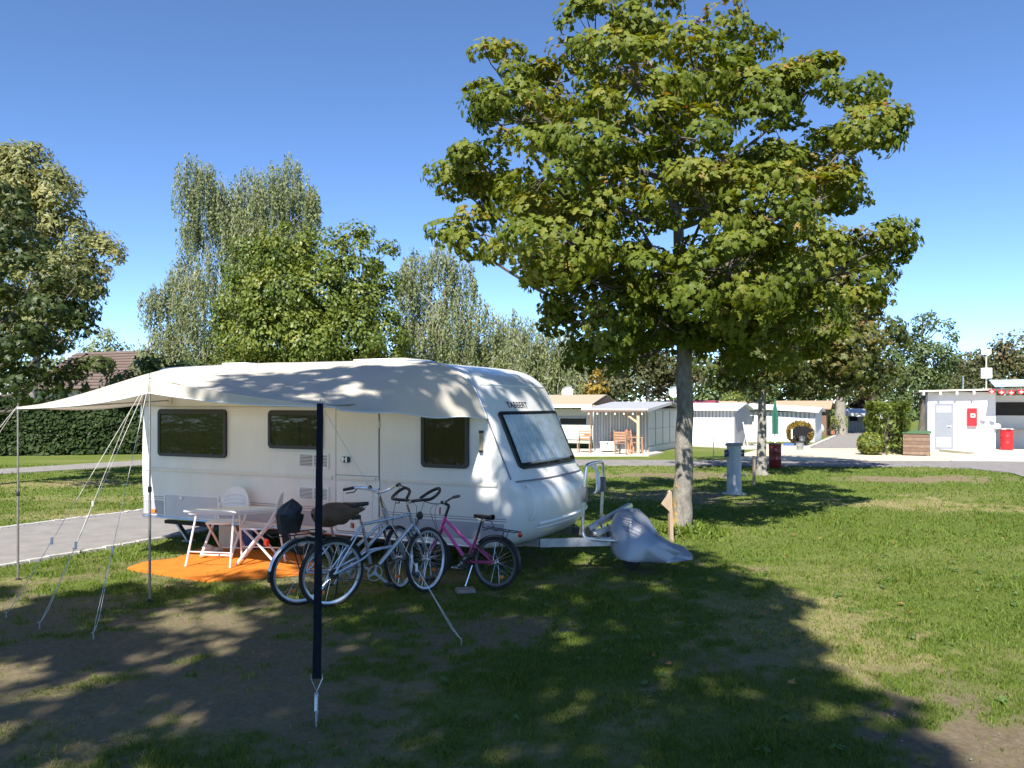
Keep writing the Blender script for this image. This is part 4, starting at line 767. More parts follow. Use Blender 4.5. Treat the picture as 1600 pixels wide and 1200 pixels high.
# ================================================================== SUN CANOPY
def cw(x, y, z): return CM @ Vector((x, y, z))
M_CLOTH = mat('canopy_cloth', (.60, .555, .465), .85, var=.05, scale=2.5, bump=.15, bscale=14, spec=.2)
def add_translucency(m, col, fac):
    t = m.node_tree; out = next(n for n in t.nodes if n.type == 'OUTPUT_MATERIAL'); p = next(n for n in t.nodes if n.type == 'BSDF_PRINCIPLED')
    tr = t.nodes.new('ShaderNodeBsdfTranslucent'); tr.inputs[0].default_value = (*col, 1); mx = t.nodes.new('ShaderNodeMixShader'); mx.inputs[0].default_value = fac
    t.links.new(p.outputs[0], mx.inputs[1]); t.links.new(tr.outputs[0], mx.inputs[2]); t.links.new(mx.outputs[0], out.inputs[0])
add_translucency(M_CLOTH, (.7, .62, .48), .26)
PC, PM, PA = Vector((.64, 2.55, 2.0)), Vector((2.81, 2.54, 2.26)), Vector((5.0, 2.47, 1.97))
RAIL = crom([(.225, .02, 1.835), (.30, .02, 1.98), (.385, .02, 2.165), (.52, .02, 2.32), (.70, .02, 2.43), (.95, .02, 2.505), (1.5, .02, 2.54), (2.8, .02, 2.55), (4.2, .02, 2.545), (5.1, .02, 2.53), (5.45, .02, 2.50), (5.68, .02, 2.41), (5.82, .02, 2.25), (5.90, .02, 2.0)], 6)
_cl = [0.0]
for i in range(1, len(RAIL)): _cl.append(_cl[-1]+(RAIL[i]-RAIL[i-1]).length)
def rail_at(t):
    s = t*_cl[-1]; i = int(np.searchsorted(_cl, s)); i = max(1, min(i, len(RAIL)-1)); f = (s-_cl[i-1])/max(1e-6, _cl[i]-_cl[i-1]); return RAIL[i-1].lerp(RAIL[i], f)
def outer_at(t):
    a, b, k = (PC, PM, t*2) if t < .5 else (PM, PA, t*2-1)
    p = a.lerp(b, k); sg = math.sin(k*math.pi); p.y -= .06*sg; p.z -= .03*sg; return p
def cloth(t, s):
    a = rail_at(t); b = outer_at(t); p = a.lerp(b, s); bell = math.sin(math.pi*s)
    p.z += .07*bell*(1-abs(2*t-1)**2)*(1-s)+.05*bell*math.sin(min(1, t*4)*math.pi)*(1-s)
    k = abs(math.sin(t*2*math.pi)); p.z -= .025*k*bell*s
    fr = max(0, 1-t/.30); p.z += .03*math.sin(s*3.4+1.0+t*9)*fr*bell+.020*math.sin(s*13+t*16)*fr*bell          # slack folds at the front end
    ang = math.atan2((1-s)*1.2, t+.02); p.z += .012*math.sin(ang*26)*math.exp(-((t*2.2)**2+((1-s))**2)*1.3); p.z += .010*math.sin((t-.5)*60)*math.exp(-((t-.5)*7)**2-((1-s)*1.6)**2)
    e = min(t, 1-t); p.z -= .05*bell*math.exp(-e*26)
    return p
can = thing('sun_canopy', 'cream canvas sun canopy stretched from the caravan roof edge', 'awning', CP, CROT)
mb = MB(); mb.grid(lambda a, b: cloth(a, b), 150, 44); o = mb.build('cloth', M_CLOTH, can, angle=80)
def hem(t, v):
    p = outer_at(t); h = .125*max(0, 1-abs(2*t-1)**1.2)+.018; return Vector((p.x, p.y+.012+.004*math.sin(t*60)*v, p.z-h*v))
mb = MB(); mb.grid(hem, 120, 4); mb.build('valance', M_CLOTH, can, angle=80)
mb = MB(); mb.tube([hem(i/80, 1) for i in range(81)], .006, 5); mb.build('hem_piping', M_TRIM, can)
mb = MB(); mb.tube([cloth(0, i/30) for i in range(31)], .008, 5); mb.tube([cloth(1, i/30) for i in range(31)], .008, 5); mb.build('edge_piping', M_TRIM, can)
M_POLE = mat('pole_steel', (.36, .33, .29), .4, var=.15, metal=.8, scale=20)
M_ROPE = mat('rope', (.55, .52, .47), .9, var=.15, scale=40)
def pole(label, p, top):
    b = cw(p.x, p.y, 0); t = thing('canopy_pole', label, 'pole', b, 0, 'canopy poles'); h = top
    mb = MB(); mb.tube([(0, 0, -.03), (0, 0, h*.52)], .013, 10); mb.build('lower_tube', M_POLE, t); mb = MB(); mb.tube([(0, 0, h*.50), (0, 0, h)], .0105, 10); mb.build('upper_tube', M_POLE, t)
    mb = MB(); mb.lathe([(.017, h*.5-.03), (.02, h*.5-.02), (.02, h*.5+.02), (.012, h*.5+.03)], 10); mb.build('clamp', M_BLACK, t); mb = MB(); mb.tube([(0, 0, h), (0, 0, h+.05)], .004, 6); mb.build('spike', M_POLE, t)
    mb = MB(); mb.lathe([(.03, -.01), (.03, .006), (.014, .02)], 10); mb.build('foot', M_BLACK, t)
pole('thin steel pole at the far left corner of the canopy', PA, 1.97); pole('thin steel pole under the peak of the canopy edge beside the orange mat', PM, 2.27); pole('thin steel pole behind the black storm strap', PC, 2.0)
def rod(label, a, b):
    t = thing('canopy_rod', label, 'pole', a, 0, 'canopy rods'); d = b-a; mb = MB(); mb.tube([(0, 0, 0), d*.55], .011, 8); mb.build('outer_tube', M_POLE, t); mb = MB(); mb.tube([d*.53, d], .0085, 8); mb.build('inner_tube', M_POLE, t)
    mb = MB(); mb.box(d*.992, (.05, .05, .08)); mb.build('bracket', M_CREAM, t)
rod('thin rod bracing the left canopy corner to the caravan wall', cw(5.0, 2.44, 1.945), cw(5.30, .03, 2.06)); rod('thin rod bracing the right canopy corner to the caravan wall', cw(.66, 2.5, 1.985), cw(.95, .03, 2.03))
def rope(label, a, b, n_peg=True):
    a = Vector(a); b = Vector(b); t = thing('guy_rope', label, 'rope', b, 0, 'canopy guy ropes'); d = a-b; k = .30
    mb = MB(); mb.tube([d*k, d], .0028, 5); mb.build('rope', M_ROPE, t); u = d.normalized(); sd_ = u.cross(Vector((0, 0, 1))).normalized()*.012
    mb = MB(); mb.tube([d*k, d*.06+sd_, Vector((0, 0, .03))], .0025, 5); mb.tube([d*k, d*.06-sd_, Vector((0, 0, .03))], .0025, 5); mb.build('loop', M_ROPE, t)
    mb = MB(); mb.box(d*k, (.02, .012, .07)); mb.build('slider', M_TRIM, t); mb = MB(); mb.tube([(0, 0, -.1), (0, 0, .05), (.0, -.03, .045)], .007, 6); mb.build('peg', M_STEEL, t)
MT = cw(PM.x, PM.y, 2.27); AT_ = cw(PA.x, PA.y, 1.99); CT = cw(PC.x, PC.y, 2.01)
rope('leftmost of three guy ropes fanning down from the canopy peak', MT, gp(10, 963)); rope('middle of three guy ropes fanning down from the canopy peak', MT, gp(62, 980)); rope('rightmost of three guy ropes fanning down from the canopy peak', MT, gp(146, 996))
rope('upper guy rope leaving the frame from the left canopy corner', AT_, AT_+Vector((-1.7, .6, -1.99))); rope('lower guy rope leaving the frame from the left canopy corner', AT_, AT_+Vector((-1.1, -.9, -1.99))); rope('guy rope running past the bicycles to a peg in the grass', CT, gp(721, 1006))
rope('thin cord hanging beside the rear corner of the caravan', cw(5.75, .25, 2.1), cw(6.05, 1.0, 0))
# black storm strap
sb = gp(494, 1134); st_ = thing('storm_strap', 'broad black webbing strap from canopy corner to a ground spring', 'strap', sb)
d = CT-sb; sidev = Vector((1, .1, 0)).normalized()
mb = MB(); k0 = .105
def strap_fn(u, v):
    p = d*(k0+(1-k0)*u); return p+sidev*((v-.5)*.056)+Vector((0, -.004*math.sin(u*40), .004*math.sin(u*25)*(v-.5)))
mb.grid(strap_fn, 60, 2); mb2 = MB(); mb2.grid(lambda u, v: strap_fn(u, v)+Vector((0, .004, 0)), 60, 2); mb.add(mb2.v, [f[::-1] for f in mb2.f]); mb.build('webbing', mat('webbing_black', (.012, .013, .018), .75, var=.3, scale=30, spec=.08), st_)
e = d*k0; mb = MB(); mb.tube([e+sidev*-.036+Vector((0, 0, .03)), e+sidev*-.036, d*.075, e+sidev*.036, e+sidev*.036+Vector((0, 0, .03))], .004, 6); mb.build('hook', M_ALU, st_)
sp = []; n = 14
for i in range(n*10+1):
    a = i/10*2*math.pi; t = i/(n*10); sp.append(d*(.072-.042*t)+sidev*(.0105*math.cos(a))+Vector((0, -.0105*math.sin(a)*.8, .0105*math.sin(a)*.5)))
mb = MB(); mb.tube(sp, .0036, 5); mb.build('spring', M_ALU, st_); mb = MB(); mb.tube([d*.03, d*.012, Vector((0, 0, -.1))], .006, 6); mb.tube([(-.0, .02, .03), (0, 0, .035), (0, -.02, .03)], .006, 6); mb.build('peg', M_STEEL, st_)
# ================================================================== MAT, TABLE, CHAIRS, SMALL THINGS
M_CH = mat('folding_white', (.76, .75, .73), .4, var=.05); M_LEG = mat('leg_white', (.70, .68, .66), .35, var=.05); M_LEGM = mat('leg_metal', (.70, .70, .70), .35, metal=.3)
mp = [gp(199, 890), gp(322, 909), gp(478, 899), gp(462, 862), gp(330, 858)]; mp = [gp(199, 890), gp(322, 909), gp(500, 896), gp(475, 858), gp(330, 857)]
c0 = sum((p for p in mp), Vector())/len(mp)
def matfn(u, v):
    a = mp[0].lerp(mp[4], v); b = mp[1].lerp(mp[3].lerp(mp[4], .55), v); c = mp[2].lerp(mp[3], v); p = a.lerp(b, u*2) if u < .5 else b.lerp(c, u*2-1)
    z = .020+.006*math.sin(p.x*5+p.y*3)+.004*math.sin(p.x*13-p.y*9)
    if u < .06: z += .015*math.sin(v*9)*(1-u/.06)
    return Vector((p.x-c0.x, p.y-c0.y, z))
mb = MB(); mb.grid(matfn, 50, 24); V0 = list(mb.v); nn = len(V0); mb.v += [(x, y, -.01) for x, y, z in V0]
for ring in ([i*25 for i in range(51)], [i*25+24 for i in range(51)], list(range(25)), [50*25+j for j in range(25)]):
    for a, b in zip(ring[:-1], ring[1:]): mb.f.append((a, b, nn+b, nn+a))
mt = mb.build('ground_mat', mat('orange_felt', (.60, .19, .03), .95, col2=(.50, .15, .02), scale=5, bump=.5, bscale=160, spec=.1), None, loc=(c0.x, c0.y, 0), angle=60); tag(mt, 'bright orange outdoor mat on the ground beside the caravan', 'mat')
# folding table
def W2(px, py, z):   # pixel at known height
    Y = (CH-z)*F/(py-HOR); return Vector(((px-800)/F*Y, Y, z))
tp = [W2(287, 798, .70), W2(364, 800, .70)]; ax = (tp[1]-tp[0]); tl = ax.length; ax.normalize(); bk = Vector((-ax.y, ax.x, 0)); bk = (Vector((BACK.x, BACK.y, 0))*.75+Vector((RIGHT.x, RIGHT.y, 0))*.45).normalized()
tb = thing('folding_table', 'white folding camping table on the orange mat', 'table', (tp[0].x, tp[0].y, 0))
lx, ly = ax*max(.62, tl), bk*.68; q = [Vector((0, 0, 0)), lx, lx+ly, ly]
mb = MB(); mb.prism([(p.x, p.y) for p in q], .685, .71); mb.build('table_top', M_CH, tb, smooth=False); mb = MB(); i4 = [q[0]+ax*.03+bk*.03, q[1]-ax*.03+bk*.03, q[2]-ax*.03-bk*.03, q[3]+ax*.03-bk*.03]; mb.prism([(p.x, p.y) for p in i4], .655, .684); mb.build('apron', M_LEG, tb, smooth=False)
for fx in (.12, .88):
    for s0, s1 in ((.12, .0), (.88, 1.0)):
        a = lx*fx+ly*s0+Vector((0, 0, .66)); b = lx*(fx+(-.08 if fx < .5 else .06))+ly*s1+Vector((0, 0, .022)); mb = MB(); mb.tube([a, b], .0135, 8); mb.build('leg', M_LEGM, tb)
for s1 in (.03, .97):
    mb = MB(); mb.tube([lx*.07+ly*s1+Vector((0, 0, .20)), lx*.92+ly*s1+Vector((0, 0, .20))], .008, 6); mb.build('stretcher', M_LEGM, tb)
def chair(label, p, rz):
    t = thing('folding_chair', label, 'chair', p, rz, 'white folding chairs'); W_ = .21      # faces +x
    mb = MB()
    def seat(u, v): a = v*2*math.pi; r_ = u; return Vector((.02+.20*r_*math.copysign(abs(math.cos(a))**.75, math.cos(a)), .205*r_*math.copysign(abs(math.sin(a))**.75, math.sin(a)), .455-.015*(1-r_*r_)))
    mb.grid(seat, 6, 28); low = MB(); low.grid(lambda u, v: seat(u, v)-Vector((0, 0, .022)), 6, 28); mb.add(low.v, [f[::-1] for f in low.f]); mb.grid(lambda u, v: seat(1, v)-Vector((0, 0, .022*u)), 1, 28); mb.build('seat', M_CH, t)
    def back(u, v):   # arched panel
        y = (u-.5)*2*W_; h = .27*math.sqrt(max(.02, 1-(abs(y)/(W_*1.02))**2.6)); z = .60+v*h; return Vector((-.235-.10*(z-.6)-.03*(1-(y/W_)**2), y, z))
    mb = MB(); mb.grid(back, 20, 10); lo = MB(); lo.grid(lambda u, v: back(u, v)+Vector((-.015, 0, 0)), 20, 10); mb.add(lo.v, [f[::-1] for f in lo.f]); mb.grid(lambda u, v: back(v, 1)+Vector((-.015*u, 0, 0)), 1, 20); mb.grid(lambda u, v: back(v, 0)+Vector((-.015*u, 0, 0)), 1, 20); bo = mb.build('backrest', M_CH, t)
    for i in range(3):
        s = MB(); s.tube([back(.12+.76*k/12, .22+.2*i)+Vector((.004, 0, 0)) for k in range(13)], .006, 5); s.build('groove_rib', M_LEG, bo)
    fl = crom([(-.25, W_, .66), (-.16, W_, .50), (.02, W_, .28), (.22, W_, .015)], 4); mir = lambda P: [Vector((p.x, -p.y, p.z)) for p in P]
    for P in (fl, mir(fl)): mb = MB(); mb.tube(P, .0165, 8); mb.build('leg', M_LEG, t)
    rl = [Vector((.14, W_-.03, .44)), Vector((-.05, W_-.03, .24)), Vector((-.24, W_-.03, .015))]
    for P in (rl, mir(rl)): mb = MB(); mb.tube(P, .0150, 8); mb.build('leg', M_LEG, t)
    for a, b, z, x in ((W_, -W_, .04, .205), (W_-.03, -W_+.03, .06, -.215)): mb = MB(); mb.tube([(x, a, z), (x, b, z)], .010, 8); mb.build('cross_bar', M_LEG, t)
    return t
g1 = gp(318, 880); chair('white folding chair behind the table with its back to the caravan', (g1.x+.12, g1.y+.42, .022), math.atan2(NO.y, NO.x)+.25)
g2 = gp(396, 884); chair('white folding chair right of the table seen from the side', (g2.x+.02, g2.y+.12, .022), math.atan2(-RIGHT.y, -RIGHT.x)+.55)
# things in the shade under the caravan side
def crate(name, label, cat, p, d3, rz, m, lid=None):
    t = thing(name, label, cat, p, rz); mb = MB(); w_, dp, h = d3; th = .012
    for c, s in (((0, 0, th/2), (w_, dp, th)), ((-w_/2+th/2, 0, h/2+th), (th, dp, h)), ((w_/2-th/2, 0, h/2+th), (th, dp, h)), ((0, -dp/2+th/2, h/2+th), (w_-2*th, th, h)), ((0, dp/2-th/2, h/2+th), (w_-2*th, th, h))): mb.box(c, s)
    mb.build('box_body', m, t, smooth=False)
    for s in (-1, 1):
        l = MB(); l.box((0, s*(dp/4+.02), h+th+.03), (w_-.02, dp/2, .006), Matrix.Rotation(s*R(16), 3, 'X')); l.build('flap', m, t, smooth=False)
    return t
b = gp(356, 858); crate('cardboard_box', 'plain cardboard box beside the blue box at the caravan side', 'box', (b.x+.05, b.y+.12, .02), (.32, .26, .30), -CROT*0+SITE, mat('cardboard', (.55, .42, .30), .9, var=.1))
b = gp(388, 860); crate('blue_box', 'dark blue crate standing right of the cardboard box', 'box', (b.x+.02, b.y+.12, .02), (.24, .26, .27), SITE, mat('blue_plastic', (.02, .03, .13), .45, var=.1))
b = gp(331, 864); t = thing('shoes', 'pair of pale shoes on the mat behind the table', 'shoes', (b.x, b.y, .024), .6)
for y in (-.055, .055):
    mb = MB(); mb.ell((0, y, .02), (.13, .042, .022), 12, 6); mb.ell((-.05, y, .05), (.07, .038, .04), 12, 6); mb.build('shoe', mat('shoe_pale', (.6, .52, .46), .7), t)
b = gp(466, 862); t = thing('wooden_chair_back', 'brown wooden panel with rounded top leaning on the caravan behind the bag', 'panel', (b.x, b.y, 0), SITE)
mb = MB(); mb.prism(rrect(.20, .74, .05), -.009, .009, Matrix.Translation((0, 0, .62)) @ Matrix.Rotation(R(90), 4, 'X')); mb.build('board', mat('varnished_wood', (.36, .19, .07), .45, var=.2, scale=3, stretch=(8, 1, 1)), t, angle=30)
for x in (-.07, .07): mb = MB(); mb.box((x, .02, .31), (.03, .02, .62)); mb.build('leg', MATS['varnished_wood'], t, smooth=False)
# ================================================================== BICYCLES (x forward, z up, origin under the rear hub)
M_SILV = mat('silver_paint', (.42, .47, .54), .28, var=.05, metal=.6, coat=.6); M_PINK = mat('pink_paint', (.62, .05, .28), .3, var=.05, coat=.7); M_PINKD = mat('dark_pink_paint', (.36, .03, .13), .3, var=.05, coat=.7)
M_CHR = mat('chrome', (.72, .72, .73), .16, var=.05, metal=1.0); M_RIM = mat('rim_alloy', (.62, .68, .75), .3, var=.05, metal=.7); M_RIMD = mat('rim_dark', (.10, .10, .11), .4, metal=.6)
def wheel(parent, c, r, axis, tw=.021, rim=M_RIM, spokes=32, guard=None):
    ax = Vector(axis).normalized(); c = Vector(c); u, v = _frame(ax)
    ring = lambda rad, n=48, off=0: [c+ax*off+(u*math.cos(2*math.pi*k/n)+v*math.sin(2*math.pi*k/n))*rad for k in range(n)]
    mb = MB(); mb.tube(ring(r-tw), tw, 8, closed=True); w_ = mb.build('wheel', M_RUBBER, parent); w_['label'] = 'bicycle wheel'
    mb = MB(); mb.lathe([(r-2*tw-.004, -.014), (r-2*tw+.012, -.013), (r-2*tw+.012, .013), (r-2*tw-.004, .014), (r-2*tw-.018, .006), (r-2*tw-.018, -.006)], 48, c, ax, closed=True); mb.build('rim', rim, w_)
    mb = MB(); mb.lathe([(.008, -.06), (.022, -.034), (.022, -.028), (.014, -.024), (.014, .024), (.022, .028), (.022, .034), (.008, .06)], 14, c, ax); mb.build('hub', M_CHR, w_)
    mb = MB(); rr = r-2*tw-.012
    for k in range(spokes):
        a = 2*math.pi*k/spokes; s = 1 if k % 2 else -1; b = a+(.9 if (k//2) % 2 else -.9); p0 = c+ax*s*.03+(u*math.cos(b)+v*math.sin(b))*.02; p1 = c+(u*math.cos(a)+v*math.sin(a))*rr; mb.tube([p0, p1], .0013, 4, caps=False)
    mb.build('spokes', M_CHR, w_)
    mb = MB(); mb.box(c+(u*math.cos(5.2)+v*math.sin(5.2))*rr*.72, (.05, .012, .03)); mb.build('reflector', M_ORANGE, w_)
    return w_
def mudguard(parent, c, r, a0, a1, m, name='mudguard', wd=.028):
    mb = MB(); c = Vector(c)
    def fn(s, t): a = R(a0+(a1-a0)*s); q = (t-.5)*2; rad = r-.012*q*q; return c+Vector((math.cos(a)*rad, q*wd, math.sin(a)*rad))
    mb.grid(fn, 22, 6); return mb.build(name, m, parent)
def saddle(parent, p, m, ln=.27, wd=.085):
    mb = MB()
    def fn(u, v):
        x = ln*(.42-u); w_ = wd*float(np.interp(u, [0, .3, .55, .8, 1], [.20, .26, .55, 1.0, .80]))*(1 if 0 < u < 1 else .6); a = math.pi*2*v
        return Vector((p[0]+x, p[1]+w_*math.cos(a), p[2]+(.028 if math.sin(a) > 0 else .035)*math.sin(a)*(.6+.4*u)+.012*max(0, u-.6)+.006*(1-u)))
    mb.grid(fn, 18, 16); s = mb.build('saddle', m, parent); mb = MB()
    for y in (-.022, .022): mb.tube([(p[0]+.08, y, p[2]-.025), (p[0], y, p[2]-.045), (p[0]-.08, y, p[2]-.025)], .004, 5)
    mb.build('rails', M_CHR, s); return s
def crankset(parent, bb, ring=.085, ang=-40, m=M_RIM, side=-1, crank=.17):
    bx = Vector(bb); mb = MB(); y = side*.045; c = bx+Vector((0, y, 0)); mb.lathe([(ring, -.002), (ring, .002), (ring-.012, .002), (ring-.012, -.002)], 40, c, (0, 1, 0), closed=True)
    for k in range(3): a = R(ang+120*k); mb.beam(c, c+Vector((math.cos(a), 0, math.sin(a)))*(ring-.008), .006, .022)
    mb.lathe([(.022, -.008), (.022, .008)], 14, c, (0, 1, 0)); cs = mb.build('chainring', m, parent)
    for s, aa in ((1, ang), (-1, ang+180)):
        a = R(aa); y2 = side*.068*s if s > 0 else -side*.062; p0 = bx+Vector((0, y2, 0)); p1 = p0+Vector((math.cos(a)*crank, side*.01*s, math.sin(a)*crank)); mb = MB(); mb.beam(p0, p1, .013, .026); mb.build('crank', m, cs, smooth=False)
        mb = MB(); mb.box(p1+Vector((0, side*s*.055, 0)), (.095, .085, .026)); mb.build('pedal', M_BLACK, cs, smooth=False)
    return cs
def bike(name, label, loc, heading, steer, lean, Rw, Wb, fn):
    t = thing(name, label, 'bicycle', loc, 0); t.rotation_mode = 'XYZ'; t.rotation_euler = (R(lean), 0, heading); 
    # rotation order: lean about its own forward axis, then heading
    t.matrix_world = Matrix.Translation(loc) @ Matrix.Rotation(heading, 4, 'Z') @ Matrix.Rotation(R(lean), 4, 'X')
    hb = Vector((Wb-.055-(.38 if Rw > .3 else .33)*.364, 0, Rw+(.38 if Rw > .3 else .33))); axd = Vector((-.342, 0, .94)).normalized()
    S = Matrix.Translation(hb) @ Matrix.Rotation(R(steer), 4, axd) @ Matrix.Translation(-hb); fn(t, Rw, Wb, hb, axd, S); return t
def tubes(parent, name, m, lst, n=10):
    for a, b, r in lst: mb = MB(); mb.tube([a, b], r, n); mb.build(name, m, parent)
# --- sporty silver bike nearest the viewer, with loop bars
def b_silver(t, r, W, hb, ax, S):
    X = Vector; ra = X((0, 0, r)); bbk = X((.45, 0, .295)); sc = X((.30, 0, .80)); ht = hb+ax*.17; hm = hb+ax*.03; dn = X((.66, 0, .54))
    fr = MB(); fr.tube([hb-ax*.01, ht], .021, 12); frame = fr.build('frame', M_SILV, t)
    tubes(frame, 'tube', M_SILV, [(sc, ht-ax*.03, .017), (hm, bbk+X((.07, 0, .07)), .021), (sc+X((0, 0, .03)), bbk+X((-.03, 0, .09)), .017)])
    for y in (.055, -.055): mb = MB(); mb.tube(crom([ra+X((0, y, 0)), X((.30, y*.9, .46)), X((.42, y*.55, .52)), dn], 4), .012, 8); mb.build('chain_stay', M_SILV, frame)
    for y in (.055, -.055): mb = MB(); mb.tube([ra+X((0, y, 0)), sc+X((.0, y*.35, -.02))], .009, 8); mb.build('seat_stay', M_SILV, frame)
    wheel(t, ra, r, (0, 1, 0)); mb = MB(); mb.lathe([(.05, -.05), (.05, -.035), (.03, -.03)], 20, ra, (0, 1, 0)); mb.build('sprocket', M_BLACK, t)
    fa = S @ X((W, 0, r)); wheel(t, fa, r, S.to_3x3() @ X((0, 1, 0)))
    fk = MB()
    for y in (.05, -.05): fk.tube([S @ p for p in crom([hb+X((0, y*.6, -.01)), hb+X((.02, y, -.07)), X((W-.045, y, r+.12)), X((W, y, r))], 5)], [.016]*6+[.012]*10, 8)
    fk.tube([S @ (hb+X((0, .05, -.03))), S @ (hb+X((0, -.05, -.03)))], .015, 8); fk.build('fork', M_SILV, t)
    st = MB(); top = ht+ax*.09; cl = top+X((.07, 0, .02)); st.tube([S @ ht, S @ top], .015, 10); st.tube([S @ top, S @ cl], .016, 10); st.build('stem', M_CHR, t)
    for y in (1, -1):
        P = crom([cl, cl+X((.0, .07*y, .01)), cl+X((-.03, .17*y, .02)), cl+X((.00, .26*y, .03)), cl+X((.11, .28*y, .08)), cl+X((.18, .23*y, .12)), cl+X((.15, .14*y, .09)), cl+X((.04, .09*y, .03))], 5)
        mb = MB(); mb.tube([S @ p for p in P], .0165, 8); mb.build('handlebar', M_BLACK, t); mb = MB(); mb.tube([S @ (cl+X((.0, .17*y, .0))), S @ (cl+X((.07, .22*y, -.03))), S @ (cl+X((.08, .29*y, -.03)))], .005, 6); mb.build('brake_lever', M_BLACK, t)
        mb = MB(); mb.tube([S @ p for p in crom([cl+X((.03, .15*y, 0)), cl+X((.13, .05*y, -.05)), hb+X((.06, .02*y, .05)), hb+X((.03, .03*y, -.06))], 5)], .0028, 5, caps=False); mb.build('cable', M_BLACK, t)
    sp = MB(); tp_ = sc+X((-.055, 0, .17)); sp.tube([sc+X((0, 0, .02)), tp_], .0135, 10); sp.build('seat_post', M_ALU, t); saddle(t, tp_+X((.01, 0, .035)), M_BLACK)
    mb = MB(); mb.box(sc+X((-.07, 0, .08)), (.10, .05, .04)); mb.build('saddle_clip', M_BLACK, t); mb = MB(); mb.box(sc+X((-.10, 0, -.0)), (.02, .045, .05)); mb.build('rear_reflector', M_RED, t)
    crankset(t, bbk); ch = MB()
    for z in (.05, -.05): ch.tube([ra+X((0, -.045, z*.9)), bbk+X((0, -.045, z*1.6))], .004, 5)
    ch.build('chain', M_BLACK, t); k = MB(); k.tube([X((.10, .06, .30)), X((.12, .16, .01))], .008, 6); k.build('kickstand', M_BLACK, t)
    mudguard(t, (0, 0, r), r+.016, 35, 120, M_BLACK, 'mudguard', .024); lg = MB(); lg.ell(S @ (hb+X((.11, .0, .10))), (.035, .04, .045), 12, 8); lg.tube([S @ (hb+X((.02, 0, -.02))), S @ (hb+X((.09, 0, .08)))], .008, 6); lg.build('headlight', M_BLACK, t)
h2 = math.atan2(.608, .794)
bike('bicycle', 'silver sports bicycle with black loop handlebars nearest the viewer', Vector((-1.79, 8.02, 0)), h2, 22, 5, .345, 1.10, b_silver)
# --- silver city bike behind it with basket and swept bars
def b_city(t, r, W, hb, ax, S):
    X = Vector; ra = X((0, 0, r)); bbk = X((.48, 0, .28)); sc = X((.32, 0, .66)); ht = hb+ax*.20; hm = hb+ax*.05
    fr = MB(); fr.tube([hb-ax*.01, ht], .024, 12); frame = fr.build('frame', M_SILV, t)
    tubes(frame, 'tube', M_SILV, [(sc, bbk, .018), (hm+ax*.03, bbk+X((-.05, 0, .12)), .017), (hm-ax*.04, bbk+X((.02, 0, .02)), .020)])
    for y in (.06, -.06): mb = MB(); mb.tube([ra+X((0, y, 0)), bbk+X((-.03, y*.5, 0))], .011, 8); mb.build('chain_stay', M_SILV, frame); mb = MB(); mb.tube([ra+X((0, y, 0)), sc+X((0, y*.3, -.03))], .009, 8); mb.build('seat_stay', M_SILV, frame)
    wheel(t, ra, r, (0, 1, 0)); wheel(t, S @ X((W, 0, r)), r, S.to_3x3() @ X((0, 1, 0)))
    cr = MB(); cr.tube([S @ (hb+X((0, .07, -.03))), S @ (hb+X((0, -.07, -.03)))], .022, 8); cr.build('fork_crown', M_BLACK, t)
    for y in (.065, -.065):
        mb = MB(); mb.tube([S @ (hb+X((0, y, -.03))), S @ (hb-ax*.20+X((.01, y, 0)))], .015, 10); mb.build('fork_stanchion', M_CHR, t); mb = MB(); mb.tube([S @ (hb-ax*.16+X((.01, y, 0))), S @ X((W, y, r-.01))], .024, 10); mb.build('fork_leg', M_SILV, t)
    top = ht+ax*.14; cl = top+X((.05, 0, .03)); st = MB(); st.tube([S @ ht, S @ top], .014, 10); st.tube([S @ top, S @ cl], .015, 10); st.build('stem', M_CHR, t)
    for y in (1, -1):
        P = crom([cl, cl+X((.02, .08*y, .03)), cl+X((-.02, .20*y, .07)), cl+X((-.13, .28*y, .08))], 5); mb = MB(); mb.tube([S @ p for p in P], .011, 8); mb.build('handlebar', M_CHR, t)
        mb = MB(); mb.tube([S @ (cl+X((-.11, .272*y, .08))), S @ (cl+X((-.24, .31*y, .075)))], .017, 8); mb.build('grip', M_BLACK, t); mb = MB(); mb.tube([S @ (cl+X((-.06, .26*y, .06))), S @ (cl+X((-.02, .32*y, .03))), S @ (cl+X((-.12, .36*y, .03)))], .006, 6); mb.build('brake_lever', M_BLACK, t)
        mb = MB(); mb.tube([S @ p for p in crom([cl+X((-.04, .25*y, .06)), cl+X((.13, .12*y, -.02)), hb+X((.08, .02*y, .05)), hb+X((.03, .05*y, -.08))], 6)], .0028, 5, caps=False); mb.build('cable', M_BLACK, t)
    be = MB(); be.ell(S @ (cl+X((-.01, .13, .07))), (.022, .022, .018)); be.build('bell', M_BLACK, t)
    tp_ = sc+X((-.08, 0, .24)); sp = MB(); sp.tube([sc, tp_], .0135, 10); sp.build('seat_post', M_ALU, t); saddle(t, tp_+X((0, 0, .03)), M_BLACK, .26, .10)
    crankset(t, bbk, ang=60); mudguard(t, (0, 0, r), r+.018, 25, 172, M_SILV, 'mudguard', .028); mf = MB(); mudguard(t, (0, 0, r), r+.02, 172, 190, M_BLACK, 'mud_flap', .03)
    rk = MB()
    for y in (.065, -.065): rk.tube([(-.36, y, .74), (.20, y, .74)], .006, 6); rk.tube([(-.14, y, .74), (0, y*1.1, r)], .006, 6)
    for x in (-.36, -.24, -.1, .05, .2): rk.tube([(x, .065, .74), (x, -.065, .74)], .005, 6)
    rk.build('luggage_rack', M_BLACK, t); mb = MB(); mb.box((-.39, 0, .68), (.025, .07, .06)); mb.build('rear_light', M_RED, t)
    k = MB(); k.tube([X((.05, .06, .30)), X((.06, .18, .01))], .008, 6); k.build('kickstand', M_CHR, t)
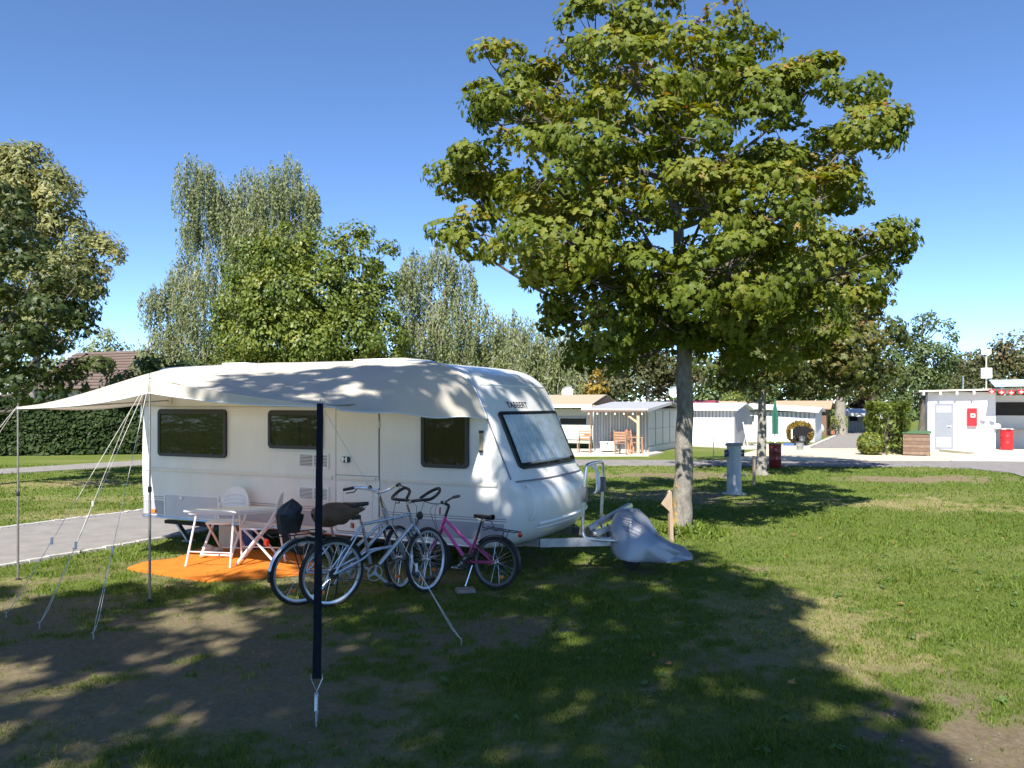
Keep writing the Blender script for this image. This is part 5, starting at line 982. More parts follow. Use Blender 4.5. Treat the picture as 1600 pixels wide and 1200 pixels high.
h1 = math.atan2(.76, .93); bk1 = bike('bicycle', 'silver city bicycle with swept bars and a rear basket', Vector((-2.10, 8.10, 0)), h1, 34, 6, .345, 1.14, b_city)
MW1 = Matrix.Translation(Vector((-2.10, 8.10, 0))) @ Matrix.Rotation(h1, 4, 'Z') @ Matrix.Rotation(R(6), 4, 'X')
# dark bag carried in the rear basket
p = MW1 @ Vector((-.16, 0, .755)); bg_ = thing('bike_bag', 'dark crumpled bag sitting on the rear rack of the city bicycle', 'bag', p, h1); bg_.scale = (.82, .82, .9)
mb = MB()
def bag(u, v):
    a = 2*math.pi*v; z = u*.20; rr = (.095+.025*u)*(1+.05*math.sin(5*a+u*4)+.03*math.sin(11*a)); return Vector((rr*1.25*math.copysign(abs(math.cos(a))**.6, math.cos(a)), rr*math.copysign(abs(math.sin(a))**.6, math.sin(a)), z+.012*math.sin(a*4)*u))
mb.grid(bag, 10, 32); mb.f.append(tuple(range(31, -1, -1))); mb.build('basket', mat('basket_dark', (.022, .02, .018), .8, var=.3, scale=30, bump=.6, bscale=60), bg_)
mb = MB()
def sack(u, v):
    a = 2*math.pi*v; r_ = .112*math.sin(min(1, (1-u)*1.3)*math.pi/2)*(1+.20*math.sin(3*a+3*u)+.12*abs(math.sin(4*a+u*5))); return Vector((r_*1.1*math.cos(a)+.03*u, r_*math.sin(a)-.02*u, .15+.20*u**.8+.02*math.sin(3*a+1)))
mb.grid(sack, 12, 28); mb.build('bag_top', mat('bag_blueblack', (.022, .027, .038), .55, var=.4, scale=8, bump=.7, bscale=14, spec=.35), bg_, angle=70)
# brown cover pulled over the saddle of the sports bike
MW2 = Matrix.Translation(Vector((-1.79, 8.02, 0))) @ Matrix.Rotation(h2, 4, 'Z') @ Matrix.Rotation(R(5), 4, 'X'); p = MW2 @ Vector((.07, 0, .95))
mb = MB()
def brown(u, v):
    x = -.30+.56*u; a = 2*math.pi*v; hw = float(np.interp(u, [0, .1, .3, .6, .78, 1], [.02, .15, .19, .15, .07, .012])); hh = float(np.interp(u, [0, .1, .3, .6, .75, 1], [.02, .09, .12, .11, .05, .012])); c_, s_ = math.cos(a), math.sin(a)
    return Vector((x, hw*c_*(1+.08*math.sin(u*17)), (.75 if s_ > 0 else 1.15)*hh*s_*(1+.10*math.sin(a*3+u*9))+.02*u-.01))
mb.grid(brown, 26, 24); o = mb.build('saddle_cover', mat('brown_cloth', (.095, .055, .03), .85, var=.25, scale=9, bump=.5, bscale=25), None, loc=p, rot=(0, 0, h2), angle=70); tag(o, 'brown cloth cover bulging over the sports bicycle saddle', 'cover')
# --- pink children's bike facing left
def b_pink(t, r, W, hb, ax, S):
    X = Vector; ra = X((0, 0, r)); bbk = X((.36, 0, .27)); sc = X((.24, 0, .54)); ht = hb+ax*.14
    fr = MB(); fr.tube([hb-ax*.01, ht], .021, 12); frame = fr.build('frame', M_PINK, t)
    tubes(frame, 'tube', M_PINK, [(hb+ax*.11, X((.29, 0, .43)), .018), (hb+ax*.03, bbk+X((.03, 0, .04)), .019)]); tubes(frame, 'seat_tube', M_PINKD, [(sc, bbk, .017)])
    for y in (.05, -.05): mb = MB(); mb.tube([ra+X((0, y, 0)), bbk+X((-.02, y*.5, 0))], .011, 8); mb.build('chain_stay', M_PINKD, frame); mb = MB(); mb.tube([ra+X((0, y, 0)), sc+X((.02, y*.3, -.08))], .009, 8); mb.build('seat_stay', M_PINKD, frame)
    wheel(t, ra, r, (0, 1, 0), .022, M_RIMD, 28); wheel(t, S @ X((W, 0, r)), r, S.to_3x3() @ X((0, 1, 0)), .022, M_RIMD, 28)
    fk = MB()
    for y in (.048, -.048): fk.tube([S @ p for p in crom([hb+X((0, y*.7, -.01)), hb+X((.03, y, -.08)), X((W, y, r))], 5)], .012, 8)
    fk.build('fork', M_PINKD, t); top = ht+ax*.13; cl = top+X((.05, 0, .02)); st = MB(); st.tube([S @ ht, S @ top], .016, 10); st.tube([S @ top, S @ cl], .017, 10); st.build('stem', M_BLACK, t)
    for y in (1, -1):
        P = crom([cl, cl+X((.0, .09*y, .02)), cl+X((-.03, .18*y, .045)), cl+X((-.06, .26*y, .05))], 5); mb = MB(); mb.tube([S @ p for p in P], .011, 8); mb.build('handlebar', M_BLACK, t)
        mb = MB(); mb.tube([S @ (cl+X((-.035, .19*y, .047))), S @ (cl+X((-.07, .29*y, .05)))], .0175, 8); mb.build('grip', M_BLACK, t)
        mb = MB(); mb.tube([S @ p for p in crom([cl+X((.0, .16*y, .03)), cl+X((.14, .09*y, -.06)), hb+X((.07, .02*y, .03)), hb+X((.03, .03*y, -.06))], 6)], .0028, 5, caps=False); mb.build('cable', M_BLACK, t)
    rb = MB(); rb.beam(S @ (cl+X((.05, .02, -.04))), S @ (cl+X((.05, .03, -.12))), .012, .03); rb.build('ribbon', mat('ribbon_red', (.5, .02, .04), .6), t)
    tp_ = sc+X((-.06, 0, .20)); sp = MB(); sp.tube([sc, tp_], .0125, 10); sp.build('seat_post', M_BLACK, t); saddle(t, tp_+X((0, 0, .03)), M_BLACK, .24, .08)
    crankset(t, bbk, .065, 140, M_BLACK, 1, .14); mudguard(t, (0, 0, r), r+.02, 40, 200, M_BLACK, 'mudguard', .03)
    rk = MB(); z = r*2+.06
    for y in (.055, -.055): rk.tube([(-.26, y, z), (.14, y, z+.03)], .006, 6); rk.tube([(-.12, y, z), (0, y, r)], .005, 6)
    for x in (-.26, -.13, 0, .14): rk.tube([(x, .055, z), (x, -.055, z+.0)], .005, 6)
    rk.tube(crom([(.14, .05, z+.03), (.13, .05, z+.10), (.04, .05, z+.10), (.0, .05, z+.02)], 4), .005, 6); rk.build('luggage_rack', M_BLACK, t); mb = MB(); mb.ell((-.29, 0, z-.02), (.02, .045, .035)); mb.build('rear_light', M_RED, t)
    k = MB(); k.tube([X((.26, .05, .24)), X((.30, .12, .02))], .008, 6); k.build('kickstand', M_CHR, t)
pr = Vector((-.185, 8.80, 0)); pf = Vector((-.97, 9.19, 0)); hp = math.atan2(pf.y-pr.y, pf.x-pr.x)
bike('bicycle', 'small pink child bicycle with black saddle by the caravan front', pr, hp, 12, 3, .285, .87, b_pink)
k_ = gp(727, 925); mb = MB(); mb.box((0, 0, .02), (.2, .16, .035), Matrix.Rotation(.25, 3, 'Z'), .95); o = mb.build('wood_block', mat('weathered_board', (.26, .21, .17), .9, var=.2, scale=5, stretch=(1, 8, 1)), None, smooth=False, loc=k_); tag(o, 'small weathered board under the pink bicycle kickstand', 'board')
# ================================================================== BUILDINGS AND THINGS ACROSS THE ROAD (x right, y back along the site grid)
M_WALL = mat('white_render', (.80, .80, .79), .9, var=.03, scale=3, bump=.2, bscale=60, spec=.2); M_DOORG = mat('door_grey', (.22, .24, .275), .4, var=.04)
M_WOODD = mat('dark_wood', (.15, .09, .06), .8, var=.25, scale=4, stretch=(1, 1, 6)); M_WOOD = mat('teak', (.40, .21, .12), .65, var=.2, scale=5); M_PINE = mat('pine_post', (.62, .40, .24), .7, var=.12, scale=6, stretch=(4, 4, .6))
M_ROOFG = mat('felt_grey', (.30, .31, .33), .8, var=.1, scale=4); M_ROOFB = mat('roof_brown', (.33, .27, .19), .85, var=.12, scale=6, stretch=(1, 8, 1)); M_ROOFR = mat('roof_red', (.20, .035, .055), .7, var=.12, scale=5)
M_REDP = mat('red_paint', (.55, .015, .02), .4, var=.06); M_GREENC = mat('green_cloth', (.008, .09, .055), .85, var=.15, scale=9); M_TILE = mat('old_tiles', (.12, .085, .07), .85, var=.3, scale=18); M_TENTW = mat('tent_white', (.72, .72, .72), .8, var=.05); M_TENTG = mat('tent_grey', (.36, .36, .40), .8, var=.08); M_SHEET = mat('sheet_grey', (.40, .40, .39), .55, var=.08, scale=3); M_SHEETL = mat('sheet_light', (.52, .52, .50), .55, var=.06)
def pbox(name, m, par, x0, x1, y0, y1, z0, z1): mb = MB(); mb.box(((x0+x1)/2, (y0+y1)/2, (z0+z1)/2), (x1-x0, y1-y0, z1-z0)); return mb.build(name, m, par, smooth=False)
def ppoly(name, m, par, quad, th=.05):
    q = [Vector(p) for p in quad]; n = (q[1]-q[0]).cross(q[2]-q[0]).normalized()*th; mb = MB(); k = len(q); mb.add(q+[p-n for p in q], [tuple(range(k)), tuple(range(2*k-1, k-1, -1))]+[(i, k+i, k+(i+1) % k, (i+1) % k) for i in range(k)]); return mb.build(name, m, par, smooth=False)
# --- white kiosk with open shelter
kz = .10; K = thing('kiosk', 'white rendered service kiosk with grey door and open shelter', 'kiosk', (17.8, 34.8, kz), SITE)
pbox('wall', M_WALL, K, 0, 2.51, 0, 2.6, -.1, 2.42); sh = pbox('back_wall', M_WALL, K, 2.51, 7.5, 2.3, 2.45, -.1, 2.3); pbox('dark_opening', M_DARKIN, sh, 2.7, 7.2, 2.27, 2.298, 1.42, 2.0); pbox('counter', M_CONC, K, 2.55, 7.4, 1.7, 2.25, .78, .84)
d_ = pbox('door', M_DOORG, K, .25, .96, -.03, 0.01, .0, 1.95); pbox('door_panel', mat('door_light', (.32, .34, .38), .5), d_, .32, .89, -.036, -.031, 1.55, 1.85); pbox('door_panel', MATS['door_light'], d_, .32, .89, -.036, -.031, .08, .52)
for a, b, c, e in ((.22, .25, .0, 1.98), (.96, .99, .0, 1.98)): pbox('door_frame', M_WALL, d_, a, b, -.05, .0, c, e)
pbox('door_frame', M_WALL, d_, .22, .99, -.05, 0, 1.951, 1.985); mb = MB(); mb.tube([(.88, -.03, .98), (.88, -.08, .98), (.76, -.08, .98)], .012, 8); mb.build('handle', M_ALU, d_)
ppoly('roof', mat('roof_sheet', (.50, .47, .42), .7, var=.1), K, [(-.35, -.42, 2.50), (7.5, -.42, 2.66), (7.5, 2.9, 2.60), (-.35, 2.9, 2.50)], .07)
for i in range(7): pbox('rafter', M_WALL, K, -.2+i*.62, -.12+i*.62, -.40, 2.6, 2.30+.012*i, 2.42+.012*i)
sr_ = ppoly('shelter_roof', mat('corrugated_sheet', (.42, .50, .52), .35, var=.12, scale=3, stretch=(20, 1, 1)), K, [(2.35, -1.2, 2.64), (7.5, -1.2, 2.70), (7.5, 1.0, 3.0), (2.35, 1.0, 2.95)], .03)
for x in (2.6, 4.2, 5.8): pbox('roof_beam', mat('beam_blue', (.25, .30, .42), .6), sr_, x, x+.07, -1.15, .95, 2.55, 2.62)
pbox('post', M_WALL, K, 4.6, 4.7, -1.1, -1.0, -.1, 2.6); mb = MB(); mb.tube([(1.35, .4, 2.4), (1.35, .4, 3.1)], .03, 10); mb.build('vent_pipe', M_ALU, K)
hb_ = pbox('hose_cabinet', M_REDP, K, 1.47, 1.83, -.16, -.002, 1.0, 1.75); pbox('pictogram', M_TRIM, hb_, 1.59, 1.76, -.165, -.161, 1.36, 1.52); pbox('pictogram_hose', M_REDP, hb_, 1.62, 1.66, -.169, -.166, 1.39, 1.49); pbox('pictogram_hose', M_REDP, hb_, 1.69, 1.73, -.169, -.166, 1.39, 1.49); pbox('hose_pictogram_bar', M_REDP, hb_, 1.66, 1.69, -.169, -.166, 1.42, 1.45)
pbox('notice', M_TRIM, K, 2.2, 2.42, -.012, -.002, 1.1, 1.4); mb = MB(); mb.lathe([(.0, 0), (.10, .02), (.12, .08), (.0, .1)], 12, (2.56, -.1, 1.0), (0, -1, 0)); mb.build('basin', M_TRIM, K)
ms = thing('mast', 'thin white roof mast carrying two white boxes on the kiosk', 'mast', (17.8+2.2*.905+.3*.426, 34.8-2.2*.426+.3*.905, 2.55), SITE)
mb = MB(); mb.tube([(0, 0, 0), (0, 0, 1.72)], .025, 8); mb.build('pole', M_TRIM, ms); pbox('box', M_TRIM, ms, -.2, .2, -.14, .1, .55, .98); pbox('box', M_TRIM, ms, -.19, .17, -.12, .1, 1.55, 1.76)
def flag(i):
    x = 2.25+i*.34; z = 2.52-.05*math.sin(i*.9); o = thing('bunting_flag', ['leftmost', 'second', 'third', 'fourth'][i]+' red paper flag with white cross hanging under the shelter roof edge', 'flag', (17.8+x*.905-1.25*.426, 34.8-x*.426-1.25*.905, z), SITE, 'red bunting flags')
    o.scale = (.78, .78, .78); mb = MB(); mb.grid(lambda u, v: Vector(((u-.5)*.27, .02*math.sin(u*6+i), .12-.24*v*(1-.25*abs(2*u-1)))), 8, 4); mb.build('cloth', M_REDP, o); mb = MB(); mb.box((0, -.03, .0), (.17, .006, .05)); mb.box((0, -.0305, .0), (.05, .007, .15)); mb.build('cross', M_TRIM, o, smooth=False); mb = MB(); mb.tube([(0, 0, .1), (0, 0, .20)], .004, 4); mb.build('cord', M_TRIM, o)
for i in range(4): flag(i)
def drum(name, label, cat, p, r, h, m, mlid=None, n=28):
    t = thing(name, label, cat, p); mb = MB(); mb.lathe([(r*.92, 0), (r, .02), (r, h*.33), (r*1.025, h*.345), (r, h*.36), (r, h*.66), (r*1.025, h*.675), (r, h*.69), (r, h*.97), (r*1.03, h)], n); mb.build('drum', m, t)
    mb = MB(); mb.lathe([(r*1.05, h), (r*1.05, h+.03), (r*.6, h+.045), (0, h+.05)], n); mb.build('lid', mlid or m, t); return t
b = gp(1573, 703, kz); drum('waste_bin', 'bright red round bin in front of the open shelter', 'bin', b, .24, .86, M_REDP, M_TRIM)
b = gp(1211, 731); drum('barrel', 'dark red barrel behind the smaller maple trunk', 'barrel', b, .19, .74, mat('dark_red_paint', (.16, .012, .012), .45, var=.15), M_WOODD)
b = gp(1411, 712); cb = thing('compost_box', 'brown slatted wooden box with green lid beside the kiosk', 'box', b, SITE)
for i in range(6):
    pbox('slat', M_WOODD if i % 2 else mat('brown_wood', (.19, .125, .085), .8, var=.25, scale=5), cb, 0, .95, 0, .03, .05+i*.135, .05+i*.135+.125); pbox('slat', M_WOODD, cb, 0, .03, .03, .8, .05+i*.135, .05+i*.135+.12)
for x in (0.02, .90): pbox('post', M_WOODD, cb, x, x+.05, .031, .08, 0, .86)
pbox('back_panel', M_WOODD, cb, .03, .95, .78, .8, .05, .84); ppoly('lid', mat('lid_green', (.06, .13, .06), .7), cb, [(-.03, -.04, .90), (1.0, -.04, .90), (1.0, .84, .96), (-.03, .84, .96)], .03)
# --- grey cabin with porch
H = thing('cabin', 'grey sheet-metal cabin with a porch roof, pine post and string of bulbs', 'cabin', (5.55, 33.4, 0), SITE)
pbox('wall', M_SHEET, H, -2.35, 0, 0, 5.2, 0.02, 1.80)
for i in range(19): pbox('rib', M_SHEETL if i % 3 else M_TENTW, H, -2.33+i*.125, -2.29+i*.125, -.03, -.001, .25, 1.78)
pn = pbox('side_panel', M_SHEETL, H, .001, .02, .1, 5.0, .3, 1.72)
for y in (1.2, 2.4, 3.6): pbox('panel_joint', M_LINE, pn, .021, .035, y, y+.05, .3, 1.72)
pbox('panel_joint', M_LINE, pn, .021, .03, .12, 4.95, .98, 1.0); pbox('plinth', M_SHEETL, H, .022, .05, 0, 5.2, 0, .25)
rf = ppoly('roof', M_ROOFG, H, [(-2.25, -1.5, 1.82), (.45, -1.5, 1.82), (.45, 2.3, 2.12), (-2.25, 2.3, 2.12)], .05); ppoly('roof_slope', M_ROOFG, rf, [(-2.25, 2.301, 2.12), (.45, 2.301, 2.12), (.45, 5.5, 1.85), (-2.25, 5.5, 1.85)], .05); pbox('fascia', M_WOODD, rf, -2.27, .40, -1.54, -1.505, 1.70, 1.77); pbox('gutter', M_TRIM, rf, -2.3, .47, -1.56, -1.506, 1.775, 1.84); ppoly('verge', M_SHEETL, rf, [(.455, -1.5, 1.70), (.455, 2.3, 2.0), (.455, 2.3, 2.12), (.455, -1.5, 1.83)], .02)
pbox('post', M_PINE, H, -.02, .08, -1.4, -1.3, .0, 1.72); mb = MB(); mb.beam((.0, -1.35, 1.28), (-.55, -1.35, 1.68), .05, .07); mb.build('brace', M_PINE, H, smooth=False)
for i in range(7):
    mb = MB(); mb.ell((-2.0+i*.37, -1.5, 1.62), (.038, .038, .045), 10, 6); mb.tube([(-2.0+i*.37, -1.5, 1.65), (-2.0+i*.37, -1.5, 1.71)], .012, 6); mb.build('bulb', mat('bulb_white', (.82, .82, .8), .3), H)
b = gp(938, 708); ch_ = thing('storage_chest', 'low white storage chest on the terrace under the porch', 'chest', (b.x, b.y, .05), SITE); pbox('chest_body', M_SHEETL, ch_, 0, .60, 0, .4, .06, .38); pbox('lid', M_TENTW, ch_, -.02, .62, -.02, .42, .381, .42); pbox('latch', M_BLACK, ch_, .28, .33, -.03, -.021, .33, .40)
for x in (.03, .5): pbox('foot', M_WOODD, ch_, x, x+.07, .02, .38, 0, .06)
def wchair(label, p, rz):
    t = thing('garden_chair', label, 'chair', p, rz, 'wooden garden chairs')
    for i in range(5): pbox('seat_slat', M_WOOD, t, -.22, .22, -.2+i*.085, -.13+i*.085, .42, .44)
    for i in range(4): pbox('back_slat', M_WOOD, t, -.22, .22, .235, .255, .52+i*.1, .59+i*.1)
    for x in (-.24, .24):
        mb = MB(); mb.beam((x, -.22, 0), (x, -.2, .62), .035, .045); mb.build('leg', M_WOOD, t, smooth=False); mb = MB(); mb.beam((x, .18, 0), (x, .27, .95), .035, .045); mb.build('leg', M_WOOD, t, smooth=False); mb = MB(); mb.beam((x, -.26, .64), (x, .25, .64), .05, .025); mb.build('armrest', M_WOOD, t, smooth=False)
    return t
b = gp(913, 709); wchair('wooden garden chair beside the caravan with the red tail light', (b.x, b.y, .05), SITE+.2)
b = gp(973, 712); wchair('wooden garden chair left of the pine post', (b.x, b.y, .05), SITE+3.0); b = gp(990, 711); wchair('wooden garden chair right behind the pine post', (b.x+.1, b.y+.3, .05), SITE+2.2)
b = gp(978, 708); t = thing('garden_table', 'wooden garden table under the porch with a pale cloth', 'table', (b.x, b.y+.5, .05), SITE); pbox('table_top', M_WOOD, t, -.55, .55, -.35, .35, .70, .73); pbox('cloth', mat('table_runner', (.65, .5, .48), .9), t, -.1, .56, -.36, .36, .732, .738)
for x in (-.5, .46):
    for y in (-.3, .26): pbox('leg', M_WOOD, t, x, x+.05, y, y+.05, 0, .70)
b = gp(975, 700); t = thing('bench', 'wooden bench against the cabin wall under the porch', 'bench', (b.x, b.y-.9, .05), SITE)
for i in range(4): pbox('seat_slat', M_WOODD, t, -.7, .7, -.2+i*.1, -.12+i*.1, .42, .45)
for i in range(3): pbox('back_slat', M_WOOD, t, -.7, .7, .22, .24, .55+i*.12, .64+i*.12)
for x in (-.65, .6): pbox('leg', M_WOODD, t, x, x+.06, -.2, .2, 0, .42); pbox('back_post', M_WOODD, t, x, x+.06, .2, .219, .0, .95)
# --- static caravan with brown protective roof
S_ = thing('static_caravan', 'cream static caravan under a brown pitched roof behind our caravan nose', 'caravan', (3.62, 36.6, 0), SITE)
mb = MB(); mb.prism(rrect(2.6, 1.55, .2), 0, 2.1, Matrix.Translation((-1.25, 0, 1.02)) @ Matrix.Rotation(R(-90), 4, 'X')); mb.build('body', mat('caravan_cream', (.62, .60, .50), .5, var=.05), S_)
w1 = pbox('rear_window', M_DARKIN, S_, -1.55, -.30, -.03, -.001, 1.10, 1.42); ppoly('window_blind', M_TRIM, w1, [(-1.6, -.16, 1.38), (-.28, -.16, 1.38), (-.28, -.01, 1.48), (-1.6, -.01, 1.48)], .01); pbox('bumper', M_TRIM, S_, -2.4, .05, -.06, -.002, .42, .86); tl_ = pbox('tail_light', M_RED, S_, -.36, -.12, -.09, -.061, .55, .66); pbox('indicator', M_ORANGE, tl_, -.119, -.01, -.088, -.061, .55, .66)
rf = ppoly('roof', M_ROOFB, S_, [(-2.9, -.75, 2.02), (.25, -.75, 2.02), (.25, 1.2, 2.46), (-2.9, 1.2, 2.46)], .04); ppoly('roof_slope', M_ROOFB, rf, [(-2.9, 1.201, 2.46), (.25, 1.201, 2.46), (.25, 3.1, 2.02), (-2.9, 3.1, 2.02)], .04); ppoly('gable', M_WOODD, rf, [(.24, -.6, 2.0), (.24, 3.0, 2.0), (.24, 1.2, 2.40)], .03); pbox('fascia', M_TENTW, rf, -2.9, .26, -.79, -.752, 1.86, 2.0)
for x in (-2.8, .15): pbox('post', M_WOODD, S_, x, x+.07, -.7, -.63, 0, 1.95)
def dish(label, p, r, rz, h):
    t = thing('satellite_dish', label, 'satellite dish', p, rz, 'satellite dishes'); mb = MB(); mb.lathe([(0, .06), (r*.5, .045), (r*.85, .015), (r, -.02), (r*1.01, -.03), (r*.85, 0), (r*.5, .03), (0, .045)], 28, (0, -.05, h), (0, 1, .25)); mb.build('reflector', M_TENTW, t); mb = MB(); mb.tube([(0, 0.05, 0), (0, .05, h)], .022, 8); mb.build('mast', M_STEEL, t); mb = MB(); mb.tube([(0, -.02, h-r*.9), (0, -r*1.1, h-.1)], .012, 6); mb.box((0, -r*1.1, h-.08), (.06, .1, .06)); mb.tube([(0, 0, h+r*.9), (0, 0, h+r*1.25)], .006, 5); mb.build('feed_arm', M_STEEL, t)
p = at(886, 612, 39.5); dish('white satellite dish above the brown pitched roof', (p.x, p.y, 1.9), .29, .1, p.z-1.9); p = at(1053, 612, 45); dish('white satellite dish half hidden by the big maple trunk', (p.x, p.y, 0), .32, .1, p.z)
# --- striped tents
def tent(name, label, p, w, d, ze, zr, stripe, gable=True, drop=0.0):
    t = thing(name, label, 'tent', p, SITE, 'striped awning tents'); pbox('front_wall', M_TENTW, t, -w, 0, 0, .02, 0, ze-.02); pbox('side_wall', M_TENTG if gable else M_TENTW, t, -.02, 0, .021, d, 0, ze-.03); pbox('side_wall', M_TENTW, t, -w, -w+.02, .021, d, 0, ze-.03); pbox('back_wall', M_TENTW, t, -w, 0, d, d+.02, 0, ze-.03)
    n = int(w/stripe)
    for i in range(n): pbox('stripe', M_TENTG, t, -w+.06+i*stripe, -w+.06+i*stripe+stripe*.4, -.012, -.001, (.02 if not gable else ze*.42), ze-.04)
    r = ppoly('roof', M_TENTW, t, [(-w-.15, -.35, ze+drop), (.2, -.35, ze), (.2, d/2, zr), (-w-.15, d/2, zr+drop)], .05); ppoly('roof_slope', M_TENTW, r, [(-w-.15, d/2+.001, zr+drop), (.2, d/2+.001, zr), (.2, d+.3, ze), (-w-.15, d+.3, ze+drop)], .05)
    if gable: ppoly('gable', M_TENTG, t, [(.0, 0, ze-.03), (.0, d, ze-.03), (.0, d/2, zr-.06)], .02)
    for x in (-w, -.04): pbox('pole', M_STEEL, t, x, x+.04, -.06, -.021, 0, ze)
    return t
p = gp(1148, 696); tent('striped_tent', 'white tent with grey upper stripes just right of the big maple trunk', p, 2.35, 4.6, 1.75, 2.08, .17); p = gp(1274, 691); tent('striped_tent', 'white and grey striped tent behind the clipped orange bush', p, 3.5, 4.0, 1.62, 1.84, .22, False, .22)
t = thing('deck_chair', 'folded white deck chair leaning on the side of the striped tent', 'chair', gp(1172, 697), SITE+.6)
for x in (-.25, .25): mb = MB(); mb.beam((x, -.3, 0), (x, .25, 1.15), .03, .04); mb.build('leg', M_TRIM, t, smooth=False); mb = MB(); mb.beam((x*.85, .3, 0), (x*.85, -.15, .7), .03, .04); mb.build('leg', M_TRIM, t, smooth=False)
mb = MB(); mb.grid(lambda u, v: Vector(((u-.5)*.44, -.2+.4*v-.03*math.sin(v*3), .25+.82*v-.05)), 4, 6); mb.build('sling', mat('sling_beige', (.6, .48, .42), .9), t)
p = gp(1322, 676); t = thing('awning_caravan', 'grey awning with a white sloping roof at the end of the access road', 'awning', p, SITE); pbox('wall', M_SHEETL, t, .05, 2.4, 1.6, 1.65, 0, 1.6); pbox('door', mat('awn_door', (.55, .55, .48), .8), t, .85, 1.5, 1.55, 1.598, .05, 1.5); pbox('dark_window', M_DARKIN, t, .15, .7, 1.56, 1.598, .8, 1.3); pbox('dark_window', M_DARKIN, t, 1.7, 2.2, 1.56, 1.598, .8, 1.3)
for i in range(10): pbox('stripe', M_TENTW, t, .12+i*.22, .2+i*.22, 1.54, 1.549, .1, .75)
ppoly('roof', M_TENTW, t, [(-.15, -.1, 1.42), (2.5, -.1, 1.25), (2.6, 1.8, 1.65), (-.1, 1.8, 1.72)], .04); ppoly('valance', M_TENTW, t, [(-.15, -.11, 1.20), (2.5, -.11, 1.02), (2.5, -.11, 1.26), (-.15, -.11, 1.43)], .02); ppoly('side_cloth', M_TENTW, t, [(2.5, 0, .0), (2.52, 1.7, .0), (2.55, 1.7, 1.6), (2.42, 0, 1.2)], .02)
for x in (-.1, 2.42): pbox('pole', M_STEEL, t, x, x+.04, -.09, -.05, 0, 1.4)
# --- roofs further back
def cottage(name, label, c, w, d, ze, zr, mr, mw, cat='cabin'):
    t = thing(name, label, cat, (c[0], c[1], 0), SITE, 'cabin roofs further back'); pbox('wall', mw, t, -w/2, w/2, 0, d, 0, ze-.05); rf = ppoly('roof', mr, t, [(-w/2-.3, -.4, ze), (w/2+.3, -.4, ze), (w/2+.3, d/2, zr), (-w/2-.3, d/2, zr)], .06); ppoly('roof_slope', mr, rf, [(-w/2-.3, d/2+.001, zr), (w/2+.3, d/2+.001, zr), (w/2+.3, d+.4, ze), (-w/2-.3, d+.4, ze)], .06)
    ppoly('gable', mw, t, [(w/2, 0, ze-.05), (w/2, d, ze-.05), (w/2, d/2, zr-.1)], .05); pbox('window', M_DARKIN, t, -w/4, w/4, -.03, -.001, ze*.45, ze*.8); return t
p = at(1066, 632, 47); cottage('cabin', 'cabin with a dark purple-red roof behind the grey cabin', (p.x, p.y), 2.6, 4, 1.75, 2.25, M_ROOFR, M_WOODD); p = at(1150, 632, 58); cottage('cabin', 'far cabin with a pale brown roof behind the white tent', (p.x, p.y), 3.2, 3, 1.85, 2.25, mat('roof_tan', (.36, .25, .17), .85, var=.12), M_SHEET); p = at(1252, 632, 52); cottage('cabin', 'far cabin with a tan roof above the striped tent', (p.x, p.y), 3.0, 3, 1.75, 2.25, MATS['roof_tan'], M_WOODD)
p = at(700, 632, 44); cottage('cabin', 'cabin hidden behind our caravan with a brown roof', (p.x, p.y), 3, 3, 1.6, 1.9, M_ROOFB, M_WOODD) if False else None
# house with tiled roof at left
hx = thing('house', 'house with a steep brown tiled roof behind the hedge at left', 'house', (-25.6, 47, 0), SITE); pbox('wall', mat('house_wall', (.5, .47, .42), .9), hx, -3, 3.6, 0, 6, 0, 3.1)
rfq = [(-3.4, -.6, 2.9), (4.1, -.6, 2.9), (2.6, 3, 5.25), (-3.4, 3, 5.25)]; rf = ppoly('roof', M_TILE, hx, rfq, .1); ppoly('hip', M_TILE, rf, [(4.101, -.6, 2.9), (4.101, 6.6, 2.9), (2.601, 3, 5.25)], .1); ppoly('roof_slope', M_TILE, rf, [(-3.4, 3.001, 5.25), (2.6, 3.001, 5.25), (4.1, 6.6, 2.9), (-3.4, 6.6, 2.9)], .1)
for i in range(13):
    f = i/13; a = Vector(rfq[0]).lerp(Vector(rfq[3]), f); b = Vector(rfq[1]).lerp(Vector(rfq[2]), f); mb = MB(); mb.beam(a+Vector((0, -.03, .02)), b+Vector((0, -.03, .02)), .06, .05); mb.build('tile_course', M_TILE, rf, smooth=False)
pbox('window', M_DARKIN, hx, 1, 2, -.03, -.001, 1, 2.2)
# --- small things on the lawn
b = gp(1147, 772); t = thing('standpipe', 'grey cylindrical service post with taps and blue sockets on the lawn', 'service post', b, .1)
mb = MB(); mb.lathe([(.165, 0), (.165, .02), (.16, .03), (.16, 1.08)], 30); mb.build('pipe', mat('pipe_grey', (.33, .35, .35), .45, var=.15, scale=5, metal=.3), t); mb = MB(); mb.lathe([(.19, 1.08), (.195, 1.09), (.195, 1.125), (.17, 1.14), (0, 1.145)], 30); mb.build('cap', mat('cap_grey', (.22, .23, .23), .6), t)
for s in (-1, 1):
    for z in (.94, 1.02): mb = MB(); mb.lathe([(.035, 0), (.035, .05), (.042, .055), (.042, .07), (0, .07)], 14, (s*.15, -.02, z-.06), (s, -.2, -.1)); mb.build('socket', mat('socket_blue', (.02, .04, .18), .45), t)
    mb = MB(); mb.tube([(s*.15, -.02, .42), (s*.24, -.05, .42), (s*.25, -.05, .37)], .014, 8); mb.box((s*.215, -.045, .455), (.012, .05, .03)); mb.build('tap', M_STEEL, t)
mb = MB(); mb.lathe([(.26, 0), (.26, .02), (.2, .03)], 24); mb.build('footing', M_CONC, t)
